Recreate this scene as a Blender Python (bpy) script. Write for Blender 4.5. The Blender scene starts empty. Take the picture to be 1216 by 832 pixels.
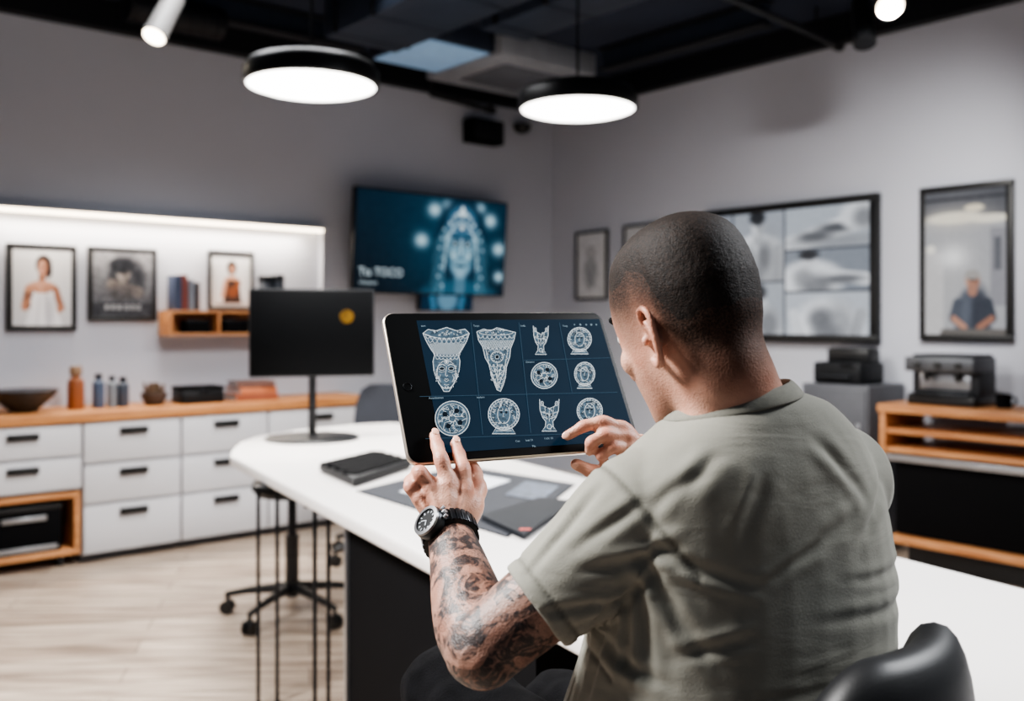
import bpy, bmesh, math, random
import numpy as np
from mathutils import Vector, Matrix, noise
random.seed(7); np.random.seed(7)
SC=bpy.context.scene; COL=SC.collection
F=1130.0; H=1.45; CX=608.0; HY=383.0
R=math.radians
def V(*a): return Vector(a)
def px(x,y,d): return Vector(((x-CX)/F*d, d, H+(HY-y)/F*d))
def on_z(x,y,z): return px(x,y,(z-H)*F/(HY-y))
def lin(c):
    return tuple(((v/255)/12.92 if v/255<=.04045 else ((v/255+.055)/1.055)**2.4) for v in c)
# ------------------------------------------------------------------ materials
def mat(name,c,rough=.5,metal=0.,emit=0.,var=.08,vs=9.,bump=0.,bs=80.,coat=0.,sss=0.,spec=.5):
    m=bpy.data.materials.new(name); m.use_nodes=True; nt=m.node_tree; N=nt.nodes; L=nt.links
    b=N['Principled BSDF']; col=lin(c)
    tc=N.new('ShaderNodeTexCoord'); nz=N.new('ShaderNodeTexNoise'); nz.inputs['Scale'].default_value=vs; nz.inputs['Detail'].default_value=4
    L.new(tc.outputs['Object'],nz.inputs['Vector'])
    rp=N.new('ShaderNodeValToRGB'); rp.color_ramp.elements[0].position=.3; rp.color_ramp.elements[1].position=.7
    rp.color_ramp.elements[0].color=(*[max(0,v*(1-var)) for v in col],1); rp.color_ramp.elements[1].color=(*[min(1,v*(1+var)) for v in col],1)
    L.new(nz.outputs['Fac'],rp.inputs['Fac']); L.new(rp.outputs['Color'],b.inputs['Base Color'])
    b.inputs['Roughness'].default_value=rough; b.inputs['Metallic'].default_value=metal; b.inputs['Coat Weight'].default_value=coat; b.inputs['Specular IOR Level'].default_value=spec
    if sss: b.inputs['Subsurface Weight'].default_value=sss; b.inputs['Subsurface Radius'].default_value=(.01,.004,.002)
    if emit: L.new(rp.outputs['Color'],b.inputs['Emission Color']); b.inputs['Emission Strength'].default_value=emit
    if bump:
        n2=N.new('ShaderNodeTexNoise'); n2.inputs['Scale'].default_value=bs; n2.inputs['Detail'].default_value=3
        L.new(tc.outputs['Object'],n2.inputs['Vector']); bp=N.new('ShaderNodeBump'); bp.inputs['Strength'].default_value=bump; bp.inputs['Distance'].default_value=.004
        L.new(n2.outputs['Fac'],bp.inputs['Height']); L.new(bp.outputs['Normal'],b.inputs['Normal'])
    return m
def glow(name,c,e,var=.02,vs=9.):   # self-lit display ink: black body, coloured emission
    m=mat(name,c,.6,emit=e,var=var,vs=vs,spec=.05); b=m.node_tree.nodes['Principled BSDF']
    for l in list(m.node_tree.links):
        if l.to_socket==b.inputs['Base Color']: m.node_tree.links.remove(l)
    b.inputs['Base Color'].default_value=(.004,.005,.006,1); return m
def wood(name,c1,c2,scale=(1.2,14,14),rough=.5):
    m=bpy.data.materials.new(name); m.use_nodes=True; nt=m.node_tree; N=nt.nodes; L=nt.links; b=N['Principled BSDF']
    tc=N.new('ShaderNodeTexCoord'); mp=N.new('ShaderNodeMapping'); mp.inputs['Scale'].default_value=scale
    nz=N.new('ShaderNodeTexNoise'); nz.inputs['Scale'].default_value=3; nz.inputs['Detail'].default_value=8; nz.inputs['Distortion'].default_value=.6
    rp=N.new('ShaderNodeValToRGB'); rp.color_ramp.elements[0].position=.35; rp.color_ramp.elements[1].position=.65
    rp.color_ramp.elements[0].color=(*lin(c1),1); rp.color_ramp.elements[1].color=(*lin(c2),1)
    L.new(tc.outputs['Object'],mp.inputs['Vector']); L.new(mp.outputs['Vector'],nz.inputs['Vector']); L.new(nz.outputs['Fac'],rp.inputs['Fac'])
    L.new(rp.outputs['Color'],b.inputs['Base Color']); b.inputs['Roughness'].default_value=rough
    return m
def attr_mat(name,emit=0.,rough=.5,spec=.3):
    m=bpy.data.materials.new(name); m.use_nodes=True; nt=m.node_tree; N=nt.nodes; L=nt.links; b=N['Principled BSDF']
    a=N.new('ShaderNodeAttribute'); a.attribute_name='Col'
    if emit:
        L.new(a.outputs['Color'],b.inputs['Emission Color']); b.inputs['Emission Strength'].default_value=emit; b.inputs['Base Color'].default_value=(.01,.01,.012,1)
    else: L.new(a.outputs['Color'],b.inputs['Base Color'])
    b.inputs['Roughness'].default_value=rough; b.inputs['Specular IOR Level'].default_value=spec
    return m
M={}
M['wall']=mat('wall_paint',(187,190,200),.85,var=.02,vs=1.5,bump=.05,bs=140)
M['ceil']=mat('ceiling_paint',(32,41,58),.9,var=.15,vs=2)
M['beam']=mat('black_beam',(18,20,25),.6,spec=.3)
M['duct']=mat('dark_duct_metal',(52,61,76),.5,.4,var=.1)
M['white']=mat('white_laminate',(210,206,203),.42,var=.02,vs=3)
M['cab']=mat('cabinet_white',(196,196,200),.5,var=.02,vs=3)
M['kick']=mat('grey_plinth',(104,106,112),.6)
M['black']=mat('black_satin',(14,15,17),.4)
M['matblack']=mat('black_matte',(7,7,9),.8,spec=.1)
M['leather']=mat('black_leather',(14,15,17),.5,bump=.06,bs=420,var=.15,spec=.4)
M['metal']=mat('brushed_steel',(170,172,176),.3,.9,var=.06)
M['dkmetal']=mat('dark_metal',(40,42,46),.35,.8)
M['wood']=wood('oak_top',(166,108,62),(196,138,86))
M['wood2']=wood('oak_shelf',(160,104,62),(190,136,90))
M['lamp']=mat('lamp_diffuser',(255,252,246),.5,emit=9.,var=.01)
M['led']=mat('led_strip_glow',(255,236,208),.5,emit=9.,var=.01)
M['spotglow']=mat('spot_glow',(255,240,216),.5,emit=14.,var=.01)
M['panel']=mat('blue_panel_glow',(130,160,190),.5,emit=.35,var=.05)
M['acwhite']=mat('grey_vent_paint',(146,151,158),.5)
M['screenblack']=mat('dark_glass',(11,13,16),.35,var=.1,spec=.25)
M['pic']=attr_mat('printed_picture',0,.5)
M['scr']=attr_mat('lit_display',.95,.4,.1)
M['scr2']=attr_mat('lit_grey_display',1.05,.3,.2)
M['frame']=mat('black_picture_frame',(14,15,17),.45)
M['mount']=mat('white_picture_mount',(222,222,222),.7,var=.02)
M['mat']=mat('desk_mat_grey',(42,45,52),.65,bump=.1,bs=300,spec=.2)
M['paper']=mat('paper_white',(206,211,218),.7,var=.03)
M['plastic']=mat('black_plastic',(18,20,23),.5,var=.15,spec=.25)
M['greyplastic']=mat('grey_plastic',(38,41,46),.5,spec=.3)
M['chair']=mat('charcoal_fabric',(50,53,61),.8,bump=.3,bs=250)
def floor_mat():
    m=bpy.data.materials.new('pale_wood_planks'); m.use_nodes=True; nt=m.node_tree; N=nt.nodes; L=nt.links; b=N['Principled BSDF']
    tc=N.new('ShaderNodeTexCoord'); mp=N.new('ShaderNodeMapping'); mp.inputs['Rotation'].default_value=(0,0,R(-12))
    br=N.new('ShaderNodeTexBrick'); br.inputs['Scale'].default_value=1; br.inputs['Brick Width'].default_value=1.5; br.inputs['Row Height'].default_value=.17
    br.inputs['Mortar Size'].default_value=.003; br.inputs['Color1'].default_value=(*lin((194,178,162)),1); br.inputs['Color2'].default_value=(*lin((162,144,128)),1); br.inputs['Mortar'].default_value=(*lin((104,90,78)),1)
    mp2=N.new('ShaderNodeMapping'); mp2.inputs['Scale'].default_value=(.9,12,1); mp2.inputs['Rotation'].default_value=(0,0,R(-12))
    nz=N.new('ShaderNodeTexNoise'); nz.inputs['Scale'].default_value=2.2; nz.inputs['Detail'].default_value=8
    rp=N.new('ShaderNodeValToRGB'); rp.color_ramp.elements[0].position=.34; rp.color_ramp.elements[0].color=(.34,.30,.27,1); rp.color_ramp.elements[1].position=.60; rp.color_ramp.elements[1].color=(1,1,1,1)
    mx=N.new('ShaderNodeMixRGB'); mx.blend_type='MULTIPLY'; mx.inputs['Fac'].default_value=.9
    L.new(tc.outputs['Object'],mp.inputs['Vector']); L.new(mp.outputs['Vector'],br.inputs['Vector']); L.new(tc.outputs['Object'],mp2.inputs['Vector']); L.new(mp2.outputs['Vector'],nz.inputs['Vector'])
    L.new(nz.outputs['Fac'],rp.inputs['Fac']); L.new(br.outputs['Color'],mx.inputs['Color1']); L.new(rp.outputs['Color'],mx.inputs['Color2']); L.new(mx.outputs['Color'],b.inputs['Base Color'])
    b.inputs['Roughness'].default_value=.42
    return m
M['floor']=floor_mat()
# ------------------------------------------------------------------ mesh builder
def catmull(P,k):
    out=[]; n=len(P)
    for i in range(n-1):
        p0=P[max(i-1,0)]; p1=P[i]; p2=P[i+1]; p3=P[min(i+2,n-1)]
        for j in range(k):
            t=j/k
            out.append([.5*((2*b)+(c-a)*t+(2*a-5*b+4*c-d)*t*t+(-a+3*b-3*c+d)*t**3) for a,b,c,d in zip(p0,p1,p2,p3)])
    out.append(list(P[-1])); return out
class MB:
    def __init__(s): s.bm=bmesh.new()
    def add(s,vs,fs,T=None):
        b=[s.bm.verts.new(T@Vector(v) if T else Vector(v)) for v in vs]
        for f in fs:
            try: s.bm.faces.new([b[i] for i in f])
            except ValueError: pass
        return s
    def box(s,c,d,bev=.004,T=None):
        t=bmesh.new(); bmesh.ops.create_cube(t,size=1)
        bmesh.ops.scale(t,vec=Vector(d),verts=t.verts)
        bv=min(bev,min(d)*.45)
        if bv>0: bmesh.ops.bevel(t,geom=list(t.edges),offset=bv,segments=2,affect='EDGES',profile=.5)
        t.verts.index_update()
        vs=[(T@(v.co+Vector(c)) if T else v.co+Vector(c)) for v in t.verts]; fs=[[v.index for v in f.verts] for f in t.faces]; t.free()
        return s.add(vs,fs)
    def loft(s,rings,cap=True):
        n=len(rings[0]); vs=[v for r in rings for v in r]; fs=[]
        for i in range(len(rings)-1):
            for j in range(n):
                k=(j+1)%n; fs.append((i*n+j,i*n+k,(i+1)*n+k,(i+1)*n+j))
        if cap:
            fs.append(tuple(reversed(range(n)))); fs.append(tuple(range((len(rings)-1)*n,len(rings)*n)))
        return s.add(vs,fs)
    def lathe(s,prof,c=(0,0,0),n=36,T=None):
        rings=[]
        for r,z in prof:
            ring=[Vector((max(r,1e-4)*math.cos(2*math.pi*j/n),max(r,1e-4)*math.sin(2*math.pi*j/n),z))+Vector(c) for j in range(n)]
            rings.append([T@v for v in ring] if T else ring)
        return s.loft(rings)
    def tube(s,pts,rad,n=14,sub=5,round_=True,flat=None):
        if not hasattr(rad,'__len__'): rad=[rad]*len(pts)
        Q=[list(p)+[r] for p,r in zip(pts,rad)]
        if sub>1: Q=catmull(Q,sub)
        C=[Vector(q[:3]) for q in Q]; rr=[max(q[3],1e-4) for q in Q]
        if round_:
            d0=(C[0]-C[1]).normalized(); d1=(C[-1]-C[-2]).normalized()
            pre=[];post=[]
            for a in (80,60,35): pre.append((C[0]+d0*rr[0]*math.sin(R(a)),rr[0]*math.cos(R(a))))
            for a in (35,60,80): post.append((C[-1]+d1*rr[-1]*math.sin(R(a)),rr[-1]*math.cos(R(a))))
            C=[p[0] for p in pre]+C+[p[0] for p in post]; rr=[p[1] for p in pre]+rr+[p[1] for p in post]
        rings=[]; u=None
        for i,c in enumerate(C):
            t=(C[min(i+1,len(C)-1)]-C[max(i-1,0)]).normalized()
            if u is None: u=t.orthogonal().normalized()
            u=(u-t*u.dot(t)).normalized(); w=t.cross(u)
            rings.append([c+(u*math.cos(2*math.pi*j/n)+w*math.sin(2*math.pi*j/n))*rr[i] for j in range(n)])
        return s.loft(rings)
    def cyl(s,p0,p1,r0,r1=None,n=24): return s.tube([p0,p1],[r0,r0 if r1 is None else r1],n=n,sub=1,round_=False)
    def ell(s,c,r,T=None,n=18,m=12):
        rings=[]
        for i in range(1,m):
            a=math.pi*i/m-math.pi/2
            ring=[Vector((c[0]+r[0]*math.cos(a)*math.cos(2*math.pi*j/n),c[1]+r[1]*math.cos(a)*math.sin(2*math.pi*j/n),c[2]+r[2]*math.sin(a))) for j in range(n)]
            rings.append([T@v for v in ring] if T else ring)
        return s.loft(rings)
    def prism(s,poly,z0,z1,bev=0.,seg=3):
        t=bmesh.new(); b=[t.verts.new((p[0],p[1],z0)) for p in poly]; tp=[t.verts.new((p[0],p[1],z1)) for p in poly]; n=len(poly)
        t.faces.new(b[::-1]); t.faces.new(tp)
        for i in range(n): t.faces.new((b[i],b[(i+1)%n],tp[(i+1)%n],tp[i]))
        bmesh.ops.recalc_face_normals(t,faces=t.faces)
        if bev:
            eg=[e for e in t.edges if abs(e.verts[0].co.z-e.verts[1].co.z)<1e-6]
            bmesh.ops.bevel(t,geom=eg,offset=bev,segments=seg,affect='EDGES',profile=.5)
        t.verts.index_update(); vs=[v.co.copy() for v in t.verts]; fs=[[v.index for v in f.verts] for f in t.faces]; t.free()
        return s.add(vs,fs)
    def mesh(s,name,org=None):
        bmesh.ops.recalc_face_normals(s.bm,faces=s.bm.faces)
        if org is not None: bmesh.ops.translate(s.bm,vec=-Vector(org),verts=s.bm.verts)
        me=bpy.data.meshes.new(name); s.bm.to_mesh(me); s.bm.free(); return me
    def build(s,name,m,parent=None,org=None,smooth=True,ang=38):
        me=s.mesh(name,org); return link(name,me,m,parent,smooth,ang)
def link(name,me,m,parent=None,smooth=True,ang=38):
    me.materials.clear(); me.materials.append(m)
    if smooth:
        me.polygons.foreach_set('use_smooth',[True]*len(me.polygons))
        if ang<170: me.set_sharp_from_angle(angle=R(ang))
    o=bpy.data.objects.new(name,me); COL.objects.link(o)
    if parent: o.parent=parent
    return o
def thing(name,label,cat,loc=(0,0,0),rotz=0,group=None):
    o=bpy.data.objects.new(name,None); COL.objects.link(o); o.location=loc; o.rotation_euler=(0,0,rotz); o.empty_display_size=.05
    return tag(o,label,cat,group)
def tag(o,label,cat,group=None):
    o['label']=label; o['category']=cat
    if group: o['group']=group
    return o
def struct(o): o['kind']='structure'; return o
def remesh(mb,name,vox,it,org):
    me=mb.mesh(name+'_raw',org); o=bpy.data.objects.new(name+'_tmp',me); COL.objects.link(o)
    r=o.modifiers.new('r','REMESH'); r.mode='VOXEL'; r.voxel_size=vox
    sm=o.modifiers.new('s','SMOOTH'); sm.factor=.5; sm.iterations=it
    bpy.context.view_layer.update(); dg=bpy.context.evaluated_depsgraph_get()
    out=bpy.data.meshes.new_from_object(o.evaluated_get(dg)); bpy.data.objects.remove(o); bpy.data.meshes.remove(me); out.name=name
    return out
def text(name,s,size,m,parent,loc,rot=(0,0,0),align='LEFT'):
    c=bpy.data.curves.new('t','FONT'); c.body=s; c.size=size; c.align_x=align; c.extrude=.0002; c.resolution_u=3
    o=bpy.data.objects.new('t',c); COL.objects.link(o); bpy.context.view_layer.update()
    me=bpy.data.meshes.new_from_object(o.evaluated_get(bpy.context.evaluated_depsgraph_get())); bpy.data.objects.remove(o)
    t=link(name,me,m,parent,False); t.location=loc; t.rotation_euler=rot; return t
# ------------------------------------------------------------------ painted pictures (vertex colours on a real flat sheet)
class Cv:
    def __init__(s,w,h,bg):
        s.w,s.h=w,h; s.asp=w/h; s.a=np.ones((h,w,3))*np.array(bg)/255.; s.U,s.V=np.meshgrid((np.arange(w)+.5)/w,(np.arange(h)+.5)/h)
    def bl(s,m,c,al=1): m=(np.clip(m,0,1)*al)[...,None]; s.a=s.a*(1-m)+np.array(c)/255.*m; return s
    def ell(s,cx,cy,rx,ry,c,soft=.15,al=1,rot=0):
        x=(s.U-cx)*s.asp; y=s.V-cy; k=math.radians(rot); X=x*math.cos(k)+y*math.sin(k); Y=-x*math.sin(k)+y*math.cos(k)
        return s.bl((1-np.sqrt((X/(rx*s.asp))**2+(Y/ry)**2))/soft+.5,c,al)
    def glow(s,cx,cy,rx,ry,c,al=1): return s.bl(np.exp(-(((s.U-cx)/rx)**2+((s.V-cy)/ry)**2)),c,al)
    def line(s,x0,y0,x1,y1,w,c,al=1):
        ax,bx=x0*s.asp,x1*s.asp; dx,dy=bx-ax,y1-y0; t=np.clip(((s.U*s.asp-ax)*dx+(s.V-y0)*dy)/(dx*dx+dy*dy+1e-9),0,1)
        d=np.hypot(s.U*s.asp-ax-t*dx,s.V-y0-t*dy); return s.bl((w-d)/(.3*w+1e-6)+.5,c,al)
    def rect(s,x0,y0,x1,y1,c,al=1): return s.bl(((s.U>x0)&(s.U<x1)&(s.V>y0)&(s.V<y1)).astype(float),c,al)
    def poly(s,P,c,al=1):
        ins=np.zeros_like(s.U,bool); n=len(P)
        for i in range(n):
            (x0,y0),(x1,y1)=P[i],P[(i+1)%n]
            if y0==y1: continue
            k=((y0>s.V)!=(y1>s.V))&(s.U<(x1-x0)*(s.V-y0)/(y1-y0)+x0); ins^=k
        return s.bl(ins.astype(float),c,al)
    def vgrad(s,c0,c1): t=s.V[...,None]; s.a=np.array(c0)/255.*(1-t)+np.array(c1)/255.*t; return s
    def grain(s,amp,k=6):
        g=np.random.rand(s.h//k+2,s.w//k+2); g=np.kron(g,np.ones((k,k)))[:s.h,:s.w]; s.a=np.clip(s.a+(g[...,None]-.5)*amp,0,1); return s
    def mesh(s,name,w,h,y,m,parent,loc=(0,0,0)):
        nx,ny=s.w,s.h; X,Z=np.meshgrid(np.linspace(-w/2,w/2,nx),np.linspace(h/2,-h/2,ny))
        co=np.stack([X+loc[0],np.full_like(X,y)+loc[1],Z+loc[2]],-1).reshape(-1,3)
        i=np.arange(ny-1)[:,None]*nx+np.arange(nx-1)[None,:]; i=i.ravel(); fs=np.stack([i,i+nx,i+nx+1,i+1],-1)
        me=bpy.data.meshes.new(name); me.from_pydata(co.tolist(),[],fs.tolist())
        at=me.color_attributes.new('Col','FLOAT_COLOR','POINT'); a=s.a
        l=np.where(a<=.04045,a/12.92,((a+.055)/1.055)**2.4).reshape(-1,3); at.data.foreach_set('color',np.concatenate([l,np.ones((len(l),1))],1).ravel().astype(np.float32))
        return link(name,me,m,parent,False)
# ------------------------------------------------------------------ room frame
CN=Vector((.367,8.83))
AX={'L':(Vector((.765,.644)),Vector((-.644,.765)),math.atan2(.644,.765)),'R':(Vector((.644,-.765)),Vector((.765,.644)),math.atan2(-.765,.644))}
def ws(side,x,off=0.):
    ex,ey,_=AX[side]; k=(x-CX)/F; b=CN-ey*off
    return (k*b.y-b.x)/(ex.x-k*ex.y)
def wpos(side,s,off=0.): ex,ey,_=AX[side]; p=CN+ex*s-ey*off; return p
def wz(side,x,y,off=0.): p=wpos(side,ws(side,x,off),off); return H+(HY-y)/F*p.y
def wthing(name,label,cat,side,x0,x1,yt,yb,off,group=None,base=False):
    s0,s1=ws(side,x0,off),ws(side,x1,off); xm=(x0+x1)/2; zt,zb=wz(side,xm,yt,off),wz(side,xm,yb,off); p=wpos(side,(s0+s1)/2,off)
    o=thing(name,label,cat,(p.x,p.y,zb if base else (zt+zb)/2),AX[side][2],group); return o,s1-s0,zt-zb
CZ=3.55
def wall(side,name,s0,s1):
    ex,ey,a=AX[side]; t=.12; mb=MB(); p0=CN+ex*s0; p1=CN+ex*s1
    q=[p0,p1,p1+ey*t,p0+ey*t]; mb.prism([(v.x,v.y) for v in q],0,CZ); return struct(mb.build(name,M['wall'],None,smooth=False))
wall('L','wall_left',-7.6,.12); wall('R','wall_right',0,7.2)
fl=[wpos('L',-7.6,-.1),wpos('L',.1,-.1),wpos('R',7.2,-.1),Vector((5.2,-1.5)),Vector((-6.0,-1.5))]
mb=MB(); mb.prism([(v.x,v.y) for v in fl],-.1,0); struct(mb.build('floor',M['floor'],smooth=False))
mb=MB(); mb.prism([(v.x,v.y) for v in fl],CZ,CZ+.1); struct(mb.build('ceiling',M['ceil'],smooth=False))
def wbox(side,s0,s1,o0,o1,z0,z1,name,m):
    p=[wpos(side,s0,o0),wpos(side,s1,o0),wpos(side,s1,o1),wpos(side,s0,o1)]
    mb=MB(); mb.prism([(v.x,v.y) for v in p],z0,z1,.006); return struct(mb.build(name,m,smooth=False))
wbox('L',-7.5,0,0,.10,CZ-.19,CZ,'trim_1',M['beam']); wbox('R',.1,7.1,0,.10,CZ-.19,CZ,'trim_2',M['beam'])
wbox('R',.02,7.1,0,.015,0,.1,'baseboard_right',M['white'])
# ------------------------------------------------------------------ wall pictures
def framed(name,label,cat,side,x0,x1,yt,yb,cv,fw=.03,mount=0.,dep=.03,m=None,group=None,fm=None,pname='picture'):
    o,w,h=wthing(name,label,cat,side,x0,x1,yt,yb,dep/2+.002,group); f=fm or M['frame']
    mb=MB(); mb.box((0,0,h/2-fw/2),(w,dep,fw)); mb.box((0,0,-h/2+fw/2),(w,dep,fw)); mb.box((-w/2+fw/2,0,0),(fw,dep,h-2*fw+.004)); mb.box((w/2-fw/2,0,0),(fw,dep,h-2*fw+.004))
    mb.build('frame',f,o)
    iw,ih=w-2*fw,h-2*fw
    MB().box((0,.004,0),(iw+.01,dep*.4,ih+.01),0).build('backing',M['matblack'] if not mount else M['mount'],o)
    cv.mesh(pname,iw-2*mount,ih-2*mount,-dep*.4,m or M['pic'],o); return o,w,h
sk=(198,150,126); shd=(150,102,80)
c=Cv(72,96,(190,190,193)); c.glow(.5,.4,.5,.5,(212,212,214),.8)
c.ell(.52,.20,.13,.125,(44,30,26),.3).ell(.60,.27,.06,.10,(44,30,26),.4).line(.5,.3,.49,.42,.045,shd).ell(.5,.235,.075,.095,sk,.3).ell(.54,.24,.04,.08,shd,.8,.6)
c.ell(.49,.50,.25,.09,sk,.3).ell(.62,.53,.12,.07,shd,.8,.5).line(.27,.52,.21,.74,.05,(186,134,106)).line(.21,.76,.37,.54,.045,(178,122,94)).line(.72,.52,.82,.76,.045,shd).line(.82,.76,.66,.86,.04,(170,118,92))
c.poly([(.32,.54),(.42,.57),(.58,.57),(.68,.54),(.72,.74),(.84,1),(.2,1),(.3,.75)],(224,224,227)).ell(.62,.8,.08,.2,(184,184,190),.9,.8).line(.46,.62,.40,1,.012,(192,192,198),.8).line(.55,.6,.6,1,.015,(178,178,186),.8)
for k in range(12): u=random.uniform(.2,.33); v=random.uniform(.56,.76); c.ell(u,v,.022,.02,(84,56,44),.6,.8)
c.line(.47,.22,.495,.218,.006,(50,34,30)).line(.515,.218,.54,.222,.006,(50,34,30)).line(.49,.285,.53,.285,.008,(150,76,74)).line(.505,.23,.503,.258,.005,shd)
framed('framed_poster','black framed poster of a dark haired woman in white dress, leftmost on wall','poster','L',7,91,290,393,c,.035,group='framed posters on the left wall')
c=Cv(60,60,(120,122,126)); c.vgrad((140,140,144),(60,62,68)).ell(.55,.42,.3,.34,(50,52,58),.5).ell(.5,.34,.11,.13,(150,142,138),.4).ell(.54,.36,.05,.1,(92,86,84),.8,.8).ell(.46,.22,.18,.12,(36,38,44),.5).line(.3,.5,.75,.62,.08,(110,102,98)).ell(.5,.62,.26,.12,(76,74,76),.7,.8).rect(0,.78,1,1,(46,48,54)).grain(.12,3)
for i,u in enumerate((.2,.3,.4,.51,.61,.71)): c.rect(u,.81,u+.07,.89,(160,162,166)); c.rect(u+.025,.835,u+.05,.87,(60,62,68))
framed('framed_poster','charcoal framed dark grey poster with pale lettering along its foot','poster','L',104,186,294,381,c,.03,group='framed posters on the left wall')
c=Cv(50,66,(216,216,218)); c.ell(.5,.22,.15,.15,(46,34,30),.3).ell(.52,.26,.08,.1,sk,.3).ell(.55,.27,.04,.08,shd,.8,.7).ell(.5,.50,.22,.1,sk,.3).poly([(.3,.5),(.72,.5),(.8,1),(.24,1)],(64,50,46)).line(.3,.55,.22,.85,.05,sk).line(.7,.55,.6,.8,.06,(140,84,54)).ell(.52,.75,.16,.13,(130,76,50),.4)
framed('framed_poster','small black framed poster of a woman above the wooden wall shelf','poster','L',247,301,298,368,c,.022,.03,group='framed posters on the left wall')
c=Cv(44,76,(206,207,210)); c.ell(.5,.30,.17,.12,(150,152,156),.4).ell(.5,.62,.26,.26,(164,166,170),.4).line(.3,.5,.62,.85,.012,(116,118,122)).line(.66,.46,.36,.9,.012,(120,122,126)).ell(.5,.29,.11,.085,(196,197,200),.4).line(.42,.28,.47,.28,.01,(110,112,116)).line(.53,.28,.58,.28,.01,(110,112,116)).line(.46,.35,.54,.35,.008,(120,122,126)).grain(.08,3)
M['sframe']=mat('grey_picture_frame',(60,62,66),.5)
framed('framed_sketch','narrow framed grey sketch of a figure hanging near the room corner','picture','R',684,722,274,356,c,.022,.02,fm=M['sframe'])
c=Cv(40,40,(196,198,202)); c.ell(.5,.5,.3,.3,(150,152,158)).ell(.4,.4,.1,.1,(110,112,118)).grain(.1,3)
framed('framed_sketch','small pale framed sketch partly hidden behind the seated man head','picture','R',741,785,266,330,c,.022,.02,fm=M['sframe'])
c=Cv(160,112,(206,210,216))
def tile(x0,y0,x1,y1,bg,items):
    c.rect(x0,y0,x1,y1,bg); W_,H_=x1-x0,y1-y0; keep=((c.U>x0)&(c.U<x1)&(c.V>y0)&(c.V<y1))[...,None]; old=c.a.copy()
    for it in items:
        if it[0]=='e': _,u,v,rx,ry,g,sf,al=it; c.ell(x0+u*W_,y0+v*H_,rx*W_,ry*H_,(g,g+3,g+8),sf,al)
        else: _,u0,v0,u1,v1,wd,g=it; c.line(x0+u0*W_,y0+v0*H_,x0+u1*W_,y0+v1*H_,wd*H_,(g,g+3,g+8))
    c.a=np.where(keep,c.a,old)
tile(0,0,.16,1,(138,144,154),[('e',.5,.5,.4,.4,100,.9,.8)])
# standing figure with bare shoulders / seated figure / lying arm / crouching torso / bent back
tile(.172,0,.498,.56,(150,156,165),[('e',.5,1.05,.44,.72,220,.3,1),('e',.5,.50,.45,.17,214,.35,1),('l',.08,.56,.1,1.,.08,198),('l',.92,.56,.9,1.,.08,168),('e',.74,.85,.24,.5,142,.9,.8),('l',.5,.24,.5,.42,.075,168),('e',.5,.18,.13,.165,204,.35,1),('e',.55,.19,.08,.14,138,.9,.8),('e',.49,.08,.155,.11,40,.5,1),('e',.62,.66,.13,.2,98,.9,.8),('e',.36,.70,.10,.22,122,.9,.75),('e',.5,.95,.1,.2,116,.9,.8)])
tile(.172,.58,.498,1,(160,166,174),[('e',.52,1.0,.46,.62,212,.35,1),('e',.52,.34,.15,.24,198,.4,1),('e',.50,.18,.17,.16,50,.6,1),('l',.2,.75,.5,.95,.12,222),('e',.72,.8,.2,.3,104,.9,.8),('e',.40,.72,.16,.2,122,.9,.8)])
tile(.512,0,1,.32,(166,173,182),[('l',-.05,.98,1.05,.30,.22,226),('e',.55,.86,.6,.16,134,.9,.7),('e',.35,.72,.2,.13,78,.9,.85),('e',.62,.55,.22,.12,62,.9,.85),('e',.88,.30,.22,.34,208,.4,1),('e',.93,.36,.12,.24,110,.9,.8)])
tile(.512,.336,1,.652,(126,133,143),[('e',.30,.75,.40,.5,218,.35,1),('e',.30,.24,.10,.2,204,.4,1),('e',.29,.12,.12,.13,44,.6,1),('l',.4,.6,.95,.75,.15,212),('e',.38,.88,.2,.26,100,.9,.8),('e',.70,.74,.22,.11,86,.9,.85),('e',.22,.66,.12,.22,130,.9,.75)])
tile(.512,.668,1,1,(180,186,194),[('e',.5,.95,.42,.78,228,.35,1),('l',.1,.5,.2,1.1,.13,210),('l',.9,.5,.82,1.1,.13,168),('e',.64,.75,.2,.5,140,.9,.8),('e',.42,.62,.14,.26,92,.9,.8),('e',.5,.92,.16,.2,110,.9,.8)])
c.grain(.03,2)
for a in ((.16,0,.172,1),(.498,0,.512,1),(.172,.56,.498,.58),(.512,.32,1,.336),(.512,.652,1,.668)): c.rect(*a,(66,70,78))
framed('wall_display','large wide black framed display showing grey tattoo photographs in panels','display','R',838,1044,240,406,c,.055,m=M['scr2'],dep=.06,pname='screen')
c=Cv(70,116,(180,176,174)); c.vgrad((84,86,92),(150,150,154)).rect(0,.2,1,1,(176,177,182)); c.glow(.3,.6,.6,.5,(196,195,195),.7).rect(.0,.42,.24,1,(210,208,208)).rect(.82,.28,.98,.8,(154,154,160)).rect(.86,.34,.95,.56,(108,110,116))  # mirror: reflected room, lamps and man painted as colour
c.ell(.38,.19,.36,.04,(255,248,232),.4).ell(.82,.21,.24,.03,(255,248,232),.4).ell(.62,.13,.12,.025,(250,238,212),.4).glow(.38,.19,.4,.07,(255,244,222),.5).glow(.36,.46,.18,.08,(255,255,255)).ell(.08,.4,.06,.03,(255,250,240)).rect(0,.05,1,.07,(52,54,60))
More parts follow.
